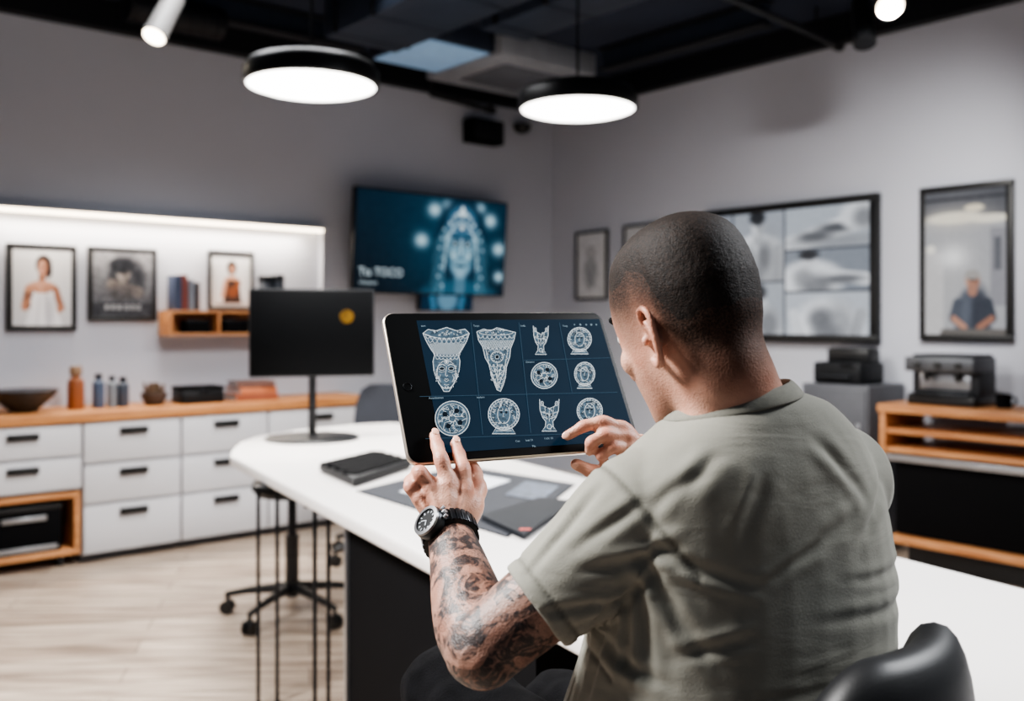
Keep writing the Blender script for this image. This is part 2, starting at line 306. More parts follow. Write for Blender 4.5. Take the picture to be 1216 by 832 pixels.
c.ell(.60,.88,.22,.20,(86,92,103),.3).ell(.69,.88,.12,.19,(60,65,75),.8,.85).ell(.52,.83,.07,.12,(106,113,125),.9,.7).line(.42,.78,.37,.88,.036,(88,94,105)).line(.37,.885,.50,.945,.022,(196,148,126)).line(.78,.78,.83,.88,.036,(64,70,80)).line(.83,.885,.68,.945,.022,(170,122,102)).ell(.60,.625,.088,.062,(200,156,136),.3).ell(.64,.63,.045,.052,(150,108,92),.8,.8).ell(.60,.588,.092,.036,(172,168,164),.4).line(.565,.622,.59,.622,.006,(76,58,52),.9).line(.615,.622,.64,.622,.006,(76,58,52),.9).line(.58,.660,.62,.660,.006,(128,84,72),.9).line(.60,.665,.60,.70,.034,(180,134,114)).line(.25,.985,.98,.985,.03,(116,112,108)).grain(.03,2)
framed('painted_mirror','tall black framed mirror with painted reflection of a man in grey shirt, at far right of wall','picture','R',1093,1204,218,405,c,.04,dep=.04,m=attr_mat('painted_reflection_glow',.85,.4,.1))  # flat stand-in for a mirror; its painted reflection glows by itself
# ------------------------------------------------------------------ television
o,w,h=wthing('television','large wall mounted television showing a glowing blue face','television','L',416,604,231,350,.175)
o.rotation_euler=(R(4),0,AX['L'][2]+R(3))
MB().box((0,.02,0),(w,.045,h),.008).build('casing',M['black'],o)
c=Cv(200,122,(10,22,34)); c.vgrad((14,38,54),(8,20,30)).glow(.64,.5,.42,.7,(24,72,96),.85)
for x,y,r in ((.49,.14,.045),(.88,.2,.045),(.41,.46,.045),(.95,.5,.045),(.58,.08,.035),(.80,.08,.035),(.96,.8,.035)): c.glow(x,y,r,r*1.6,(206,236,248),.95)
FX,FS=.68,1.22
fx=lambda u:FX+(u-.68)*FS; fy=lambda v:.5+(v-.5)*FS
def E(u,v,a,b,col,soft=.15,al=1): c.ell(fx(u),fy(v),a*FS,b*FS,col,soft,al)
def Ln_(u0,v0,u1,v1,w_,col,al=1): c.line(fx(u0),fy(v0),fx(u1),fy(v1),w_*FS,col,al)
E(.68,.56,.15,.50,(18,46,66),.25); E(.68,1.0,.24,.22,(44,90,114),.3)
for k in (-1,1):
    for j in range(10):
        u=.085+.0075*j; Ln_(.68+k*u,.30+.02*j,.68+k*(u+.012),1.0,.0042,(112,166,190),.75-.04*j); Ln_(.68+k*(u+.004),.30+.02*j,.68+k*(u+.016),1.0,.003,(8,26,40),.85)
    for j in range(7): E(.68+k*(.10+.012*(j%3)),.36+.08*j,.007,.014,(190,228,240),.6,.8)
Ln_(.68,.78,.68,.92,.05,(84,126,148)); E(.68,.50,.085,.26,(132,174,194),.22); E(.68,.30,.088,.16,(62,104,132),.3)
for k in (-1,1):
    E(.68+k*.035,.475,.024,.020,(8,26,40),.5); E(.68+k*.035,.475,.008,.011,(220,240,248),.5); Ln_(.68+k*.014,.425,.68+k*.058,.42,.010,(12,38,54),.9); c.glow(fx(.68+k*.07),fy(.6),.022*FS,.09*FS,(38,78,100),.95); c.glow(fx(.68+k*.045),fy(.58),.018*FS,.03*FS,(200,232,242),.8)
    Ln_(.68+k*.010,.46,.68+k*.014,.57,.006,(66,112,134),.9); Ln_(.68+k*.085,.40,.68+k*.094,.7,.008,(206,236,246),.7); Ln_(.68+k*.02,.60,.68+k*.045,.66,.004,(70,116,138),.8); Ln_(.68+k*.03,.36,.68+k*.06,.38,.004,(200,232,244),.8); Ln_(.68+k*.05,.52,.68+k*.066,.56,.004,(206,236,246),.7)
    for j in range(5): E(.68+k*.017*j,.21+.012*j*j*.5,.008,.022,(214,238,248),.5,.9); Ln_(.68+k*.016*j,.28+.006*j*j,.68+k*.016*(j+1),.29+.006*(j+1)**2,.007,(196,226,240),.9); Ln_(.68+k*.017*j,.25,.68+k*.017*j,.29,.003,(16,44,62),.8)
Ln_(.68,.44,.68,.56,.008,(196,226,240)); E(.68,.59,.02,.018,(104,146,168),.5); E(.672,.598,.005,.006,(16,42,60),.5); E(.688,.598,.005,.006,(16,42,60),.5); E(.68,.665,.03,.013,(40,76,98),.5); Ln_(.652,.665,.708,.665,.004,(10,32,48)); c.glow(fx(.68),fy(.735),.03*FS,.03*FS,(170,204,222),.6); E(.68,.2,.012,.05,(232,246,252),.5); E(.68,.335,.012,.022,(232,246,252),.5); c.grain(.05,2)
c.mesh('screen',w-.03,h-.03,-.006,M['scr'],o)
M['txt']=glow('white_glow_text',(214,230,236),1.0)
text('caption','Tts TOCO',.092,M['txt'],o,(-w/2+.05,-.012,-h/2+.17*h),(R(90),0,0)); text('caption','Closoenos',.038,M['txt'],o,(-w/2+.06,-.012,-h/2+.09*h),(R(90),0,0))
c=Cv(40,16,(16,46,68)); c.ell(.5,.2,.2,.9,(100,142,166),.5).line(.2,0,.25,1,.1,(70,124,156)).line(.8,0,.75,1,.1,(70,124,156))
MB().box((.16,.03,-h/2-.065),(.56,.05,.13),.006).build('lower_panel',M['black'],o); c.mesh('lower_screen',.55,.12,-.0,M['scr'],o,(.16,0,-h/2-.063))
MB().box((0,.099,0),(.4,.112,.3),.01).build('wall_bracket',M['dkmetal'],o)
o,w,h=wthing('wall_speaker','small black box speaker high on wall near the corner','speaker','L',555,593,143,171,.08)
MB().box((0,0,0),(w,.14,h),.012).build('cabinet',M['matblack'],o); MB().box((0,-.073,0),(w*.86,.008,h*.8),.003).build('grille',M['beam'],o)
o,w,h=wthing('security_camera','tiny dark dome camera high in the corner','camera','L',612,628,146,158,.07)
MB().lathe([(.001,.03),(w*.5,.03),(w*.5,.0),(w*.42,-.03),(w*.2,-.05),(.001,-.055)],n=20).build('dome',M['black'],o); MB().box((0,.04,.03),(.05,.06,.03),.005).build('bracket',M['dkmetal'],o)
# LED wall light
s0,s1=ws('L',-60,.05),ws('L',384,.05); zl=wz('L',330,271,.05); p=wpos('L',(s0+s1)/2,.0); Ln=s1-s0
o=thing('wall_light','long white LED light strip glowing above the posters','light',(p.x,p.y,zl),AX['L'][2])
MB().box((0,-.05,.020),(Ln,.1,.016),.004).build('hood',M['wall'],o); MB().box((0,-.055,.003),(Ln-.03,.05,.018),.004).build('led_strip',M['led'],o)
MB().box((Ln/2-.008,-.03,-.30),(.012,.06,.62),.003).build('end_panel',M['wall'],o)
def area(name,loc,rot,sx,sy,e,col=(1,1,1),spread=180):
    l=bpy.data.lights.new(name,'AREA'); l.shape='RECTANGLE'; l.size=sx; l.size_y=sy; l.energy=e; l.color=col; l.spread=R(spread)
    ob=bpy.data.objects.new(name,l); COL.objects.link(ob); ob.location=loc; ob.rotation_euler=rot; return ob
pp=wpos('L',(s0+s1)/2,.10); area('led_light',(pp.x,pp.y,zl-.02),(R(-10),0,AX['L'][2]),Ln-.35,.06,36,(1,.89,.76))
# ------------------------------------------------------------------ wall shelf, books
o,w,h=wthing('wall_shelf','small oak box shelf with two open compartments on the wall','shelf','L',195,340,369,398,.13)
t=.018; wl=w
for z in (h/2-t/2,-h/2+t/2): MB().box((0,0,z),(w,.22,t),.002).build('board',M['wood2'],o)
for x in (-w/2+t/2,-w/2+.34,-w/2+.66,w/2-t/2): MB().box((x,0,0),(t,.22,h-2*t+.002),.002).build('divider',M['wood2'],o)
MB().box((0,.105,0),(w-.03,.008,h-2*t),0).build('back_board',M['wood'],o)
shz=o.location.z+h/2; shb=o.location.z-h/2+t; ex=Vector((*AX['L'][0],0))
def shelf_obj(name,label,cat,x,off,z,group=None):
    p=wpos('L',ws('L',x,off),off); return thing(name,label,cat,(p.x,p.y,z),AX['L'][2],group),p.y/F
for x,wd,hh,colr,lab in ((207,.045,.235,(58,68,92),'dark blue book upright at left end of wall shelf'),(215,.038,.24,(120,62,56),'dark red book between blue and grey books on wall shelf'),(223,.036,.21,(120,126,136),'grey book third from left end of wall shelf'),(230,.03,.19,(70,62,64),'short brown book rightmost of the books on wall shelf')):
    o,k=shelf_obj('book',lab,'book',x,.13,shz,'books on the wall shelf'); cm=mat('book_cover',colr,.6)
    mb=MB(); mb.box((-wd/2+.002,0,hh/2),(.004,.14,hh),.001); mb.box((wd/2-.002,0,hh/2),(.004,.14,hh),.001); mb.box((0,-.068,hh/2),(wd,.006,hh),.002); mb.build('cover',cm,o); MB().box((0,.003,hh/2),(wd-.008,.13,hh-.01),0).build('pages',M['paper'],o)
for x,r,hh,lab in ((315,.05,.255,'dark tall canister on wall shelf above the monitor left corner'),(330,.045,.265,'slim dark canister on wall shelf, right of the other canister')):
    o,k=shelf_obj('canister',lab,'canister',x,.13,shz,'canisters on the wall shelf'); MB().lathe([(r*.9,0),(r,.006),(r,hh*.8),(r*.97,hh*.82)],n=24).build('body',mat('canister_grey',(62,68,78),.4),o); MB().lathe([(r*1.03,hh*.82),(r*1.03,hh*.97),(r*.9,hh),(.01,hh)],n=24).build('lid',M['dkmetal'],o)
for x,lab in ((232,'black tin inside the left compartment of wall shelf'),(278,'black tin inside the right compartment of wall shelf')):
    o,k=shelf_obj('storage_tin',lab,'tin',x,.14,shb,'tins inside the wall shelf'); MB().box((0,0,.04),(.17,.12,.078),.006).build('body',M['matblack'],o); MB().box((0,0,.085),(.174,.124,.014),.004).build('lid',M['dkmetal'],o)
# ------------------------------------------------------------------ counter and cabinets (left wall)
CT=.915; OFF=.5
def cabinet(x0,x1,rows,label,z0):
    s0,s1=ws('L',x0,OFF),ws('L',x1,OFF); w=s1-s0-.006; p=wpos('L',(s0+s1)/2,OFF/2)
    o=thing('drawer_cabinet',label,'cabinet',(p.x,p.y,0),AX['L'][2],'white drawer cabinets under the long counter')
    MB().box((0,.012,(z0+.848)/2),(w,OFF-.034,.848-z0),.003).build('body',M['cab'],o)
    if z0<.2: MB().box((0,.03,z0/2),(w-.005,OFF-.1,z0),.002).build('plinth',M['kick'],o)
    for a,b in rows:
        d=MB().box((0,-OFF/2+.005,(a+b)/2),(w-.008,.022,b-a-.008),.004).build('drawer',M['cab'],o)
        hz=b-.055
        mb=MB(); mb.box((0,-OFF/2-.012,hz+.012),(.17,.028,.012),.004); mb.box((0,-OFF/2-.022,hz-.004),(.17,.008,.036),.003); mb.build('handle',M['black'],d)
cabinet(-50,98,[(.655,.845),(.46,.65)],'white two drawer cabinet above the wooden cart',.455)
R3=[(.60,.845),(.355,.595),(.055,.35)]
cabinet(98,215,R3,'white three drawer cabinet right next to the wooden cart',.05)
cabinet(215,318,R3,'white three drawer cabinet, second to the right of the cart',.05)
cabinet(318,440,R3,'white three drawer cabinet at the end behind the monitor',.05)
s0,s1=ws('L',-60,OFF),ws('L',441,OFF); p=wpos('L',(s0+s1)/2,.262)
o=tag(MB().box((0,0,0),(s1-s0,.515,.062),.006).build('worktop',M['wood'],None),'long oak worktop running along the wall over white cabinets','worktop'); o.location=(p.x,p.y,CT-.031); o.rotation_euler=(0,0,AX['L'][2])
s0,s1=ws('L',-55,OFF),ws('L',99,OFF); w=s1-s0-.03; p=wpos('L',(s0+s1)/2,OFF/2+.01)
o=thing('wooden_cart','low oak cart on castors beneath the two drawer cabinet','cart',(p.x,p.y,0),AX['L'][2]); dp=.47
mb=MB(); mb.box((0,0,.425),(w,dp,.035),.004); mb.build('top_board',M['wood2'],o); MB().box((0,0,.085),(w,dp,.035),.004).build('lower_board',M['wood2'],o)
for sx in (-1,1): MB().box((sx*(w/2-.018),0,.255),(.035,dp,.306),.004).build('side_panel',M['wood2'],o)
MB().box((0,dp/2-.01,.255),(w-.06,.01,.3),0).build('back_panel',M['matblack'],o)
for sx in (-1,1):
    for sy in (-1,1):
        mb=MB(); cx,cy=sx*(w/2-.1),sy*(dp/2-.06); mb.cyl((cx-.014,cy,.034),(cx+.014,cy,.034),.034,n=20); mb.box((cx,cy,.058),(.04,.03,.022),.003); mb.build('castor',M['black'],o)
q=thing('storage_box','black storage box with silver handle inside the wooden cart','box',(p.x,p.y,.103),AX['L'][2])
MB().box((0,-.01,.125),(w-.2,dp-.05,.25),.012).build('body',M['matblack'],q); MB().box((0,-.01,.262),(w-.19,dp-.04,.025),.006).build('lid',M['black'],q)
mb=MB(); mb.box((.02,-dp/2+.006,.205),(.24,.014,.028),.005); mb.build('handle',M['metal'],q); MB().box((0,-dp/2+.01,.03),(w-.25,.008,.03),.003).build('lower_rail',M['metal'],q)
def cthing(name,label,cat,x,off=.28,group=None):
    p=wpos('L',ws('L',x,off),off); return thing(name,label,cat,(p.x,p.y,CT),AX['L'][2],group),p.y/F
o,k=cthing('bowl','wide dark bowl at the left end of the oak worktop','bowl',28)
MB().lathe([(.05,0),(.07,.004),(.1,.03),(.165,.09),(.19,.128),(.182,.128),(.15,.09),(.09,.04),(.01,.03)],n=40).build('shell',mat('dark_ceramic',(46,44,44),.4),o); MB().lathe([(.19,.124),(.194,.128),(.19,.133),(.183,.13)],n=40).build('rim',M['dkmetal'],o)
o,k=cthing('bottle','amber brown bottle with pale cap on the oak worktop','bottle',90)
MB().lathe([(.046,0),(.05,.006),(.05,.15),(.044,.185),(.026,.2),(.026,.215),(.01,.216)],n=28).build('body',mat('amber_glass',(140,82,50),.3),o); MB().lathe([(.036,.212),(.036,.26),(.03,.268),(.01,.268)],n=24).build('cap',mat('bottle_cap',(126,96,70),.5),o)
for x,r,hh,colr,lab in ((117,.036,.215,(72,88,112),'slate blue cylinder bottle right of the amber bottle'),(133,.03,.2,(120,128,136),'slim grey bottle, middle of the three bottles beside amber one'),(146,.036,.19,(60,70,84),'dark grey bottle left of the small planter')):
    o,k=cthing('bottle',lab,'bottle',x,group='small bottles on the worktop'); MB().lathe([(r*.94,0),(r,.005),(r,hh*.75),(r*.5,hh*.83),(r*.5,hh*.86)],n=24).build('body',mat('bottle_plastic',colr,.4),o); MB().lathe([(r*.6,hh*.86),(r*.6,hh*.99),(r*.4,hh),(.003,hh)],n=20).build('cap',M['dkmetal'],o)
o,k=cthing('potted_plant','small round dark brown planter with stubby growth on worktop','plant',183)
MB().lathe([(.05,0),(.055,.004),(.08,.05),(.084,.08),(.076,.083),(.07,.07),(.01,.068)],n=30).build('pot',mat('brown_pot',(66,54,48),.6),o)
mb=MB()
for i in range(26):
    a=random.random()*6.28; r=random.random()*.062; mb.tube([(r*math.cos(a),r*math.sin(a),.06),(r*1.1*math.cos(a),r*1.1*math.sin(a),.10),(r*1.35*math.cos(a),r*1.35*math.sin(a),.125+random.random()*.02)],[.012,.013,.006],n=6,sub=2)
mb.build('foliage',mat('dried_growth',(92,72,54),.8),o)
o,k=cthing('storage_case','black rectangular case on the worktop right of the planter','case',235)
MB().box((0,0,.045),(.29,.2,.09),.012).build('body',M['plastic'],o); MB().box((0,0,.102),(.294,.204,.022),.008).build('lid',M['matblack'],o); MB().box((0,-.104,.085),(.06,.01,.026),.003).build('latch',M['dkmetal'],o)
zz=CT
for i,(wd,th,colr,lab) in enumerate(((.31,.048,(150,84,58),'brown book, bottom of the stack behind the monitor'),(.28,.042,(196,120,82),'orange book, middle of the stack behind the monitor'),(.27,.042,(108,76,66),'dark brown book on top of the stack behind the monitor'))):
    p=wpos('L',ws('L',298,.28),.28); o=thing('book',lab,'book',(p.x,p.y,zz),AX['L'][2]+R((0,6,-4)[i]),'books stacked on the worktop'); cm=mat('book_cover',colr,.6)
    mb=MB(); mb.box((0,0,.003),(wd,.21,.006),.001); mb.box((0,0,th-.003),(wd,.21,.006),.001); mb.box((0,-.103,th/2),(wd,.006,th),.001); mb.build('cover',cm,o); MB().box((0,.003,th/2),(wd-.012,.195,th-.012),0).build('pages',M['paper'],o); zz+=th
# ------------------------------------------------------------------ right wall furniture
d=.5; ht=wz('R',1100,484,.42+d/2)
s0,s1=ws('R',1040,.62),ws('R',1330,.62); w=s1-s0; p=wpos('R',(s0+s1)/2,.36); o=thing('oak_console','oak console with slatted upper rails and black lower body','console',(p.x,p.y,0),AX['R'][2])
MB().box((0,0,ht-.025),(w,d,.05),.006).build('top_board',M['wood2'],o)
for z in (ht-.16,ht-.27): MB().box((.02,0,z),(w-.06,d-.04,.03),.004).build('shelf',M['wood2'],o)
for sx in (-1,1): MB().box((sx*(w/2-.03),0,ht-.17),(.04,d-.02,.3),.004).build('side_panel',M['wood2'],o)
MB().box((.03,.02,(ht-.33+.2)/2),(w-.12,d-.06,ht-.33-.2),.006).build('body',M['matblack'],o); MB().box((.02,0,ht-.315),(w-.04,d-.01,.035),.004).build('metal_rail',M['metal'],o)
MB().box((.03,0,.17),(w-.1,d,.045),.004).build('lower_board',M['wood2'],o); MB().box((.03,.05,.075),(w-.2,d-.15,.15),.004).build('plinth',M['black'],o)
def rthing(name,label,cat,x,off,z): p=wpos('R',ws('R',x,off),off); return thing(name,label,cat,(p.x,p.y,z),AX['R'][2])
M['gun']=mat('gunmetal_panel',(84,86,90),.45,.6); M['gun2']=mat('dark_gunmetal',(44,46,50),.5,.4)
o=rthing('coffee_machine','dark metal countertop coffee machine on the oak console','machine',1128,.36,ht)
MB().box((0,.02,.03),(.40,.3,.06),.012).build('base',M['black'],o); MB().box((0,.05,.16),(.40,.22,.2),.012).build('body',M['gun2'],o); MB().box((0,0,.24),(.41,.3,.085),.012).build('head',M['gun'],o)
MB().box((0,-.062,.14),(.30,.006,.10),.002).build('splash_panel',M['metal'],o)
for x in (-.09,.09): MB().tube([(x,-.09,.2),(x,-.1,.17),(x,-.1,.15)],[.022,.02,.012],n=12,sub=2).build('spout',M['black'],o)
MB().box((0,-.11,.066),(.34,.1,.012),.003).build('drip_tray',M['dkmetal'],o); [MB().lathe([(.018,0),(.018,.015),(.012,.018),(.001,.018)],n=16,T=Matrix.Translation((x,-.15,.24))@Matrix.Rotation(R(90),4,'X')).build('knob',M['black'],o) for x in (-.12,0,.12)]
MB().box((0,.03,.288),(.37,.23,.02),.006).build('cup_tray',M['gun2'],o)
o=rthing('mug','small dark mug on the oak console right of coffee machine','mug',1192,.36,ht)
MB().lathe([(.035,0),(.04,.004),(.042,.08),(.038,.08),(.035,.01),(.001,.01)],n=24).build('cup',M['matblack'],o); MB().tube([(.04,0,.065),(.065,0,.06),(.068,0,.035),(.04,0,.02)],.006,n=8,sub=4).build('handle',M['matblack'],o)
s0,s1=ws('R',955,.45),ws('R',1034,.45); w=s1-s0; p=wpos('R',(s0+s1)/2,.25); hc=wz('R',1000,457,.48)
o=thing('side_cabinet','dark grey side cabinet between seated man and oak console','cabinet',(p.x,p.y,0),AX['R'][2])
MB().box((0,0,hc/2),(w,.45,hc),.008).build('body',mat('grey_cabinet',(78,80,86),.55),o); MB().box((0,-.232,hc/2),(w-.03,.014,hc-.06),.004).build('door',mat('grey_door',(70,72,78),.55),o); MB().box((w/2-.06,-.245,hc*.7),(.02,.016,.16),.004).build('handle',M['metal'],o)
o=thing('printer','black compact printer on the dark grey side cabinet','printer',(p.x-.03,p.y,hc),AX['R'][2])
MB().box((0,0,.07),(.34,.3,.14),.02).build('body',M['plastic'],o); MB().box((0,.06,.18),(.3,.16,.1),.02).build('paper_feeder',M['black'],o); MB().box((0,-.16,.05),(.22,.05,.012),.003).build('tray',M['greyplastic'],o); MB().box((.08,-.145,.12),(.1,.02,.03),.004).build('control_panel',M['screenblack'],o)
# ------------------------------------------------------------------ ceiling things
def disc_light(name,loc,size,e,col=(1,1,1),rot=(0,0,0)):
    l=bpy.data.lights.new(name,'AREA'); l.shape='DISK'; l.size=size; l.energy=e; l.color=col; l.spread=R(150); ob=bpy.data.objects.new(name,l); COL.objects.link(ob); ob.location=loc; ob.rotation_euler=rot
def pendant(x,y,d,label):
    p=px(x,y,d); o=thing('pendant_lamp',label,'lamp',p,0,'round pendant lamps'); r=.305
    MB().lathe([(r,-.005),(r+.006,0),(r+.006,.06),(r-.02,.095),(r*.6,.125),(.05,.135),(.03,.16),(.001,.16)],n=64).build('shade',M['black'],o)
    MB().lathe([(.001,-.030),(r*.5,-.027),(r*.85,-.016),(r-.006,-.003),(r-.006,.004),(.001,.004)],n=64).build('diffuser',M['lamp'],o)
    MB().cyl((0,0,.14),(0,0,CZ-p.z),.007,n=10).build('stem',M['black'],o); MB().lathe([(.055,CZ-p.z-.03),(.055,CZ-p.z-.002),(.001,CZ-p.z-.002)],n=24).build('ceiling_rose',M['black'],o)
    disc_light('pendant_light',(p.x,p.y,p.z-.045),.55,68,(1,.97,.93))
pendant(370,101,4.4,'round black pendant lamp with glowing white disc, left one'); pendant(686,129,4.95,'round black pendant lamp with glowing white disc, right one')
def spot(p0,p1,r,label,body,aim,e,deg=80):
    p0,p1=Vector(p0),Vector(p1); o=thing('track_spotlight',label,'spotlight',p0,0,'ceiling spotlights'); a=(p1-p0).normalized()
    MB().tube([p0,p0+(p1-p0)*.9],[r*.92,r],n=28,sub=1,round_=False).build('housing',body,o,org=p0); MB().tube([p0+(p1-p0)*.9,p1],[r*1.06,r*1.06],n=28,sub=1,round_=False).build('rim',body,o,org=p0)
    MB().tube([p1-a*.004,p1+a*.003],[r*.9,r*.9],n=28,sub=1,round_=False).build('lens',M['spotglow'] if e else M['screenblack'],o,org=p0)
    m=(p0+p1)/2; MB().cyl(m,(m.x,m.y,CZ),.012,n=10).build('stem',M['black'],o,org=p0); MB().box((m.x,m.y,CZ-.02),(.12,.05,.035),.006).build('mount',M['black'],o,org=p0)
    if e:
        l=bpy.data.lights.new('spot_light','SPOT'); l.energy=e; l.spot_size=R(deg); l.spot_blend=.9; l.shadow_soft_size=.05; l.color=(1,.97,.93); ob=bpy.data.objects.new('spot_light',l); COL.objects.link(ob); ob.location=p1+a*.02
        ob.rotation_euler=(Vector(aim)-p1).to_track_quat('-Z','Y').to_euler()
M['spotwhite']=mat('white_spot_paint',(150,148,146),.4)
spot(px(207,-2,4.9),px(183,43,4.75),.058,'white cylinder spotlight hanging from ceiling at left',M['spotwhite'],(-2.4,4.4,0),80)
a=wpos('R',ws('R',1010,0),0); spot(px(1048,-22,4.6),px(1057,8,4.45),.065,'glowing spotlight at the top right of the ceiling',M['black'],(a.x,a.y,2.05),430,90)
spot(px(1022,2,5.0),px(1027,52,4.9),.055,'unlit black cylinder spotlight beside the glowing one',M['black'],None,0)
p0=px(828,-20,(3.36-H)*F/(HY+20)); p1=px(998,55,(3.36-H)*F/(HY-55)); o=thing('conduit_pipe','black conduit pipe running across the ceiling at right','pipe',p0)
MB().tube([p0,p1],.024,n=14,sub=1).build('pipe',M['black'],o,org=p0); MB().tube([p1-(p1-p0).normalized()*.06,p1],.04,n=14,sub=1).build('end_joint',M['black'],o,org=p0)
for t in (.25,.8): q=p0.lerp(p1,t); MB().cyl(q,(q.x,q.y,CZ),.008,n=8).build('hanger',M['black'],o,org=p0)
def cbox(name,label,cat,x,y,z,w,l,h,rot,m,parts=None):
    p=on_z(x,y,z); o=thing(name,label,cat,(p.x,p.y,z),rot); MB().box((0,0,h/2),(w,l,h),.01).build('housing',m,o); return o,p
ra=AX['L'][2]
o,p=cbox('air_vent','grey square ceiling air vent near the room corner','vent',606,92,3.38,.95,.95,CZ-3.38,ra,M['acwhite'])
MB().box((0,0,-.006),(.56,.56,.016),.004).build('grille',mat('vent_inner',(96,100,108),.5),o)
for i in range(4): MB().box(((-.38,.38,0,0)[i],(0,0,-.38,.38)[i],-.006),((.08,.6,.014) if i<2 else (.6,.08,.014)),.003).build('louvre',M['acwhite'],o)
o,p=cbox('lit_panel','pale blue lit ceiling panel left of the square vent','ceiling light',512,66,3.40,.62,.72,CZ-3.40,ra,M['duct']); MB().box((0,0,-.004),(.56,.66,.014),.003).build('diffuser',M['panel'],o)
for x,y,z,w,l,h,rt,lab in ((505,22,3.30,.55,1.5,.25,ra,'dark rectangular air duct across the ceiling behind the pendants'),(700,6,3.34,.4,1.6,.21,ra,'long dark ceiling duct above the right pendant lamp')):
    o,p=cbox('air_duct',lab,'duct',x,y,z,w,l,h,rt,M['duct'])
    for k in (-.3,.1,.4): MB().box((0,l*k,h/2),(w+.03,.03,h),.004).build('flange',M['beam'],o)
for x,y,ln,rt,lab in ((318,38,1.4,ra,'dark steel ceiling beam above the left pendant lamp'),(806,60,1.5,ra-R(90),'dark steel ceiling beam parallel to the right wall')):
    p=on_z(x,y,3.38); o=thing('steel_beam',lab,'beam',(p.x,p.y,3.38),rt)
    MB().box((0,0,.008),(ln,.13,.016),.003).build('lower_flange',M['beam'],o); MB().box((0,0,.085),(ln,.02,.14),.003).build('web',M['duct'],o); MB().box((0,0,.160),(ln,.13,.016),.003).build('upper_flange',M['beam'],o)
p0=on_z(150,4,3.36); p1=on_z(262,30,3.36); o=thing('round_duct','round dark spiral duct on the ceiling near the white spotlight','duct',p0)
MB().tube([p0,p1],.10,n=28,sub=1,round_=False).build('duct_body',M['beam'],o,org=p0)
for k in range(7): q=p0.lerp(p1,.08+.14*k); e=(p1-p0).normalized()*.012; MB().tube([q-e,q+e],.106,n=28,sub=1,round_=False).build('duct_ring',M['beam'],o,org=p0)
for t in (.2,.8): q=p0.lerp(p1,t); MB().cyl(q,(q.x,q.y,CZ),.008,n=8).build('hanger',M['black'],o,org=p0)
p0=px(512,112,(3.3-H)*F/(HY-112)); p1=px(585,131,(3.3-H)*F/(HY-131)*.99); o=thing('conduit_pipe','short black conduit pipe below the ceiling near the vent','pipe',p0)
MB().tube([(p0.x,p0.y,CZ),p0,p1],[.022]*3,n=12,sub=1).build('pipe',M['black'],o,org=p0); MB().tube([p1-(p1-p0).normalized()*.05,p1],.036,n=12,sub=1).build('end_joint',M['black'],o,org=p0)
# ------------------------------------------------------------------ table
TZ=.88; u2=Vector((.495,-.869)); n2=Vector((.869,.495)); E0=Vector((-.2,2.308))
def tp(x,y): p=on_z(x,y,TZ); return (p.x,p.y)
near=E0+u2*1.75; far0=Vector((.944,2.325))
poly=[tuple(near),tuple(E0),tuple(E0-u2*1.95),tp(273,541),tp(275,533),tp(284,525),tp(303,518),tp(350,510.5),tp(420,503.5),tp(465,501.5),tp(492,503),tp(505,506),tuple(far0-u2*2.7),tuple(far0),tuple(near+n2*1.0)]
rt=thing('bar_table','long white bar height table with rounded far end and black pedestal','table',(E0.x,E0.y,0)); og=(E0.x,E0.y,0)
MB().prism(poly,TZ-.045,TZ,.012).build('tabletop',M['white'],rt,org=og)
def pt(s,n): return E0+u2*s+n2*n
q=[pt(-.73,.06),pt(.4,.06),pt(.4,.6),pt(-.73,.6)]
MB().prism([tuple(v) for v in q],.0,TZ-.045,.004).build('pedestal',M['matblack'],rt,org=og)
q=[pt(-.745,.05),pt(-.73,.05),pt(-.73,.61),pt(-.745,.61)]
MB().prism([tuple(v) for v in q],.0,TZ-.045,.002).build('edge_trim',M['metal'],rt,org=og)
def legs(c,ax):   # a pair of straight thin uprights standing on small round feet
    c=Vector(c); ax=Vector(ax).normalized(); mb=MB()
    for s_ in (-1,1): a=c+ax*.035*s_; mb.cyl((a.x,a.y,.006),(a.x,a.y,TZ-.046),.0075,n=12); mb.cyl((a.x,a.y,0),(a.x,a.y,.008),.016,n=14)
    mb.box((c.x,c.y,TZ-.05),(.1,.1,.008),.002); mb.build('wire_leg',M['dkmetal'],rt,org=og)
l1=px(318,0,3.62); l2=px(382,0,3.25)
legs((l1.x,l1.y),(1,.2)); legs((l2.x,l2.y),(.5,.9)); legs(tuple(pt(-2.2,.85)),(.7,.3)); legs(tuple(pt(1.6,.85)),(.7,.3)); legs(tuple(pt(1.6,.12)),(.7,.3))
p=on_z(371,521,TZ); o=thing('computer_monitor','black computer monitor on round base at far end of table','monitor',p,R(12)); k=p.y/F
MB().lathe([(.001,.0),(.225,.0),(.23,.006),(.22,.014),(.1,.02),(.03,.024),(.001,.024)],n=48).build('base',M['black'],o); MB().cyl((0,0,.02),(0,0,.42),.02,.018,n=18).build('stand',M['black'],o)
b=MB().box((0,-.012,.52),(.60,.035,.43),.01); b.box((0,.02,.47),(.2,.04,.16),.01); b.build('casing',M['black'],o); MB().box((0,-.032,.52),(.585,.004,.415),.002).build('screen',mat('monitor_glass',(7,8,10),.5,spec=.1),o)
mb=MB(); mb.lathe([(.001,0),(.034,0),(.034,.003),(.001,.003)],n=24,T=Matrix.Translation((.165,-.034,.60))@Matrix.Rotation(R(90),4,'X')); mb.build('screen_emblem',glow('yellow_glow',(200,146,44),.6,.5,30),o)
def flat(name,label,cat,pts,z0,z1,m,bev=.0015,root=True):
    P=[on_z(x,y,z1) for x,y in pts]; c=sum(P,Vector())/len(P); o=thing(name,label,cat,(c.x,c.y,z0)); return o,[(v.x-c.x,v.y-c.y) for v in P],c
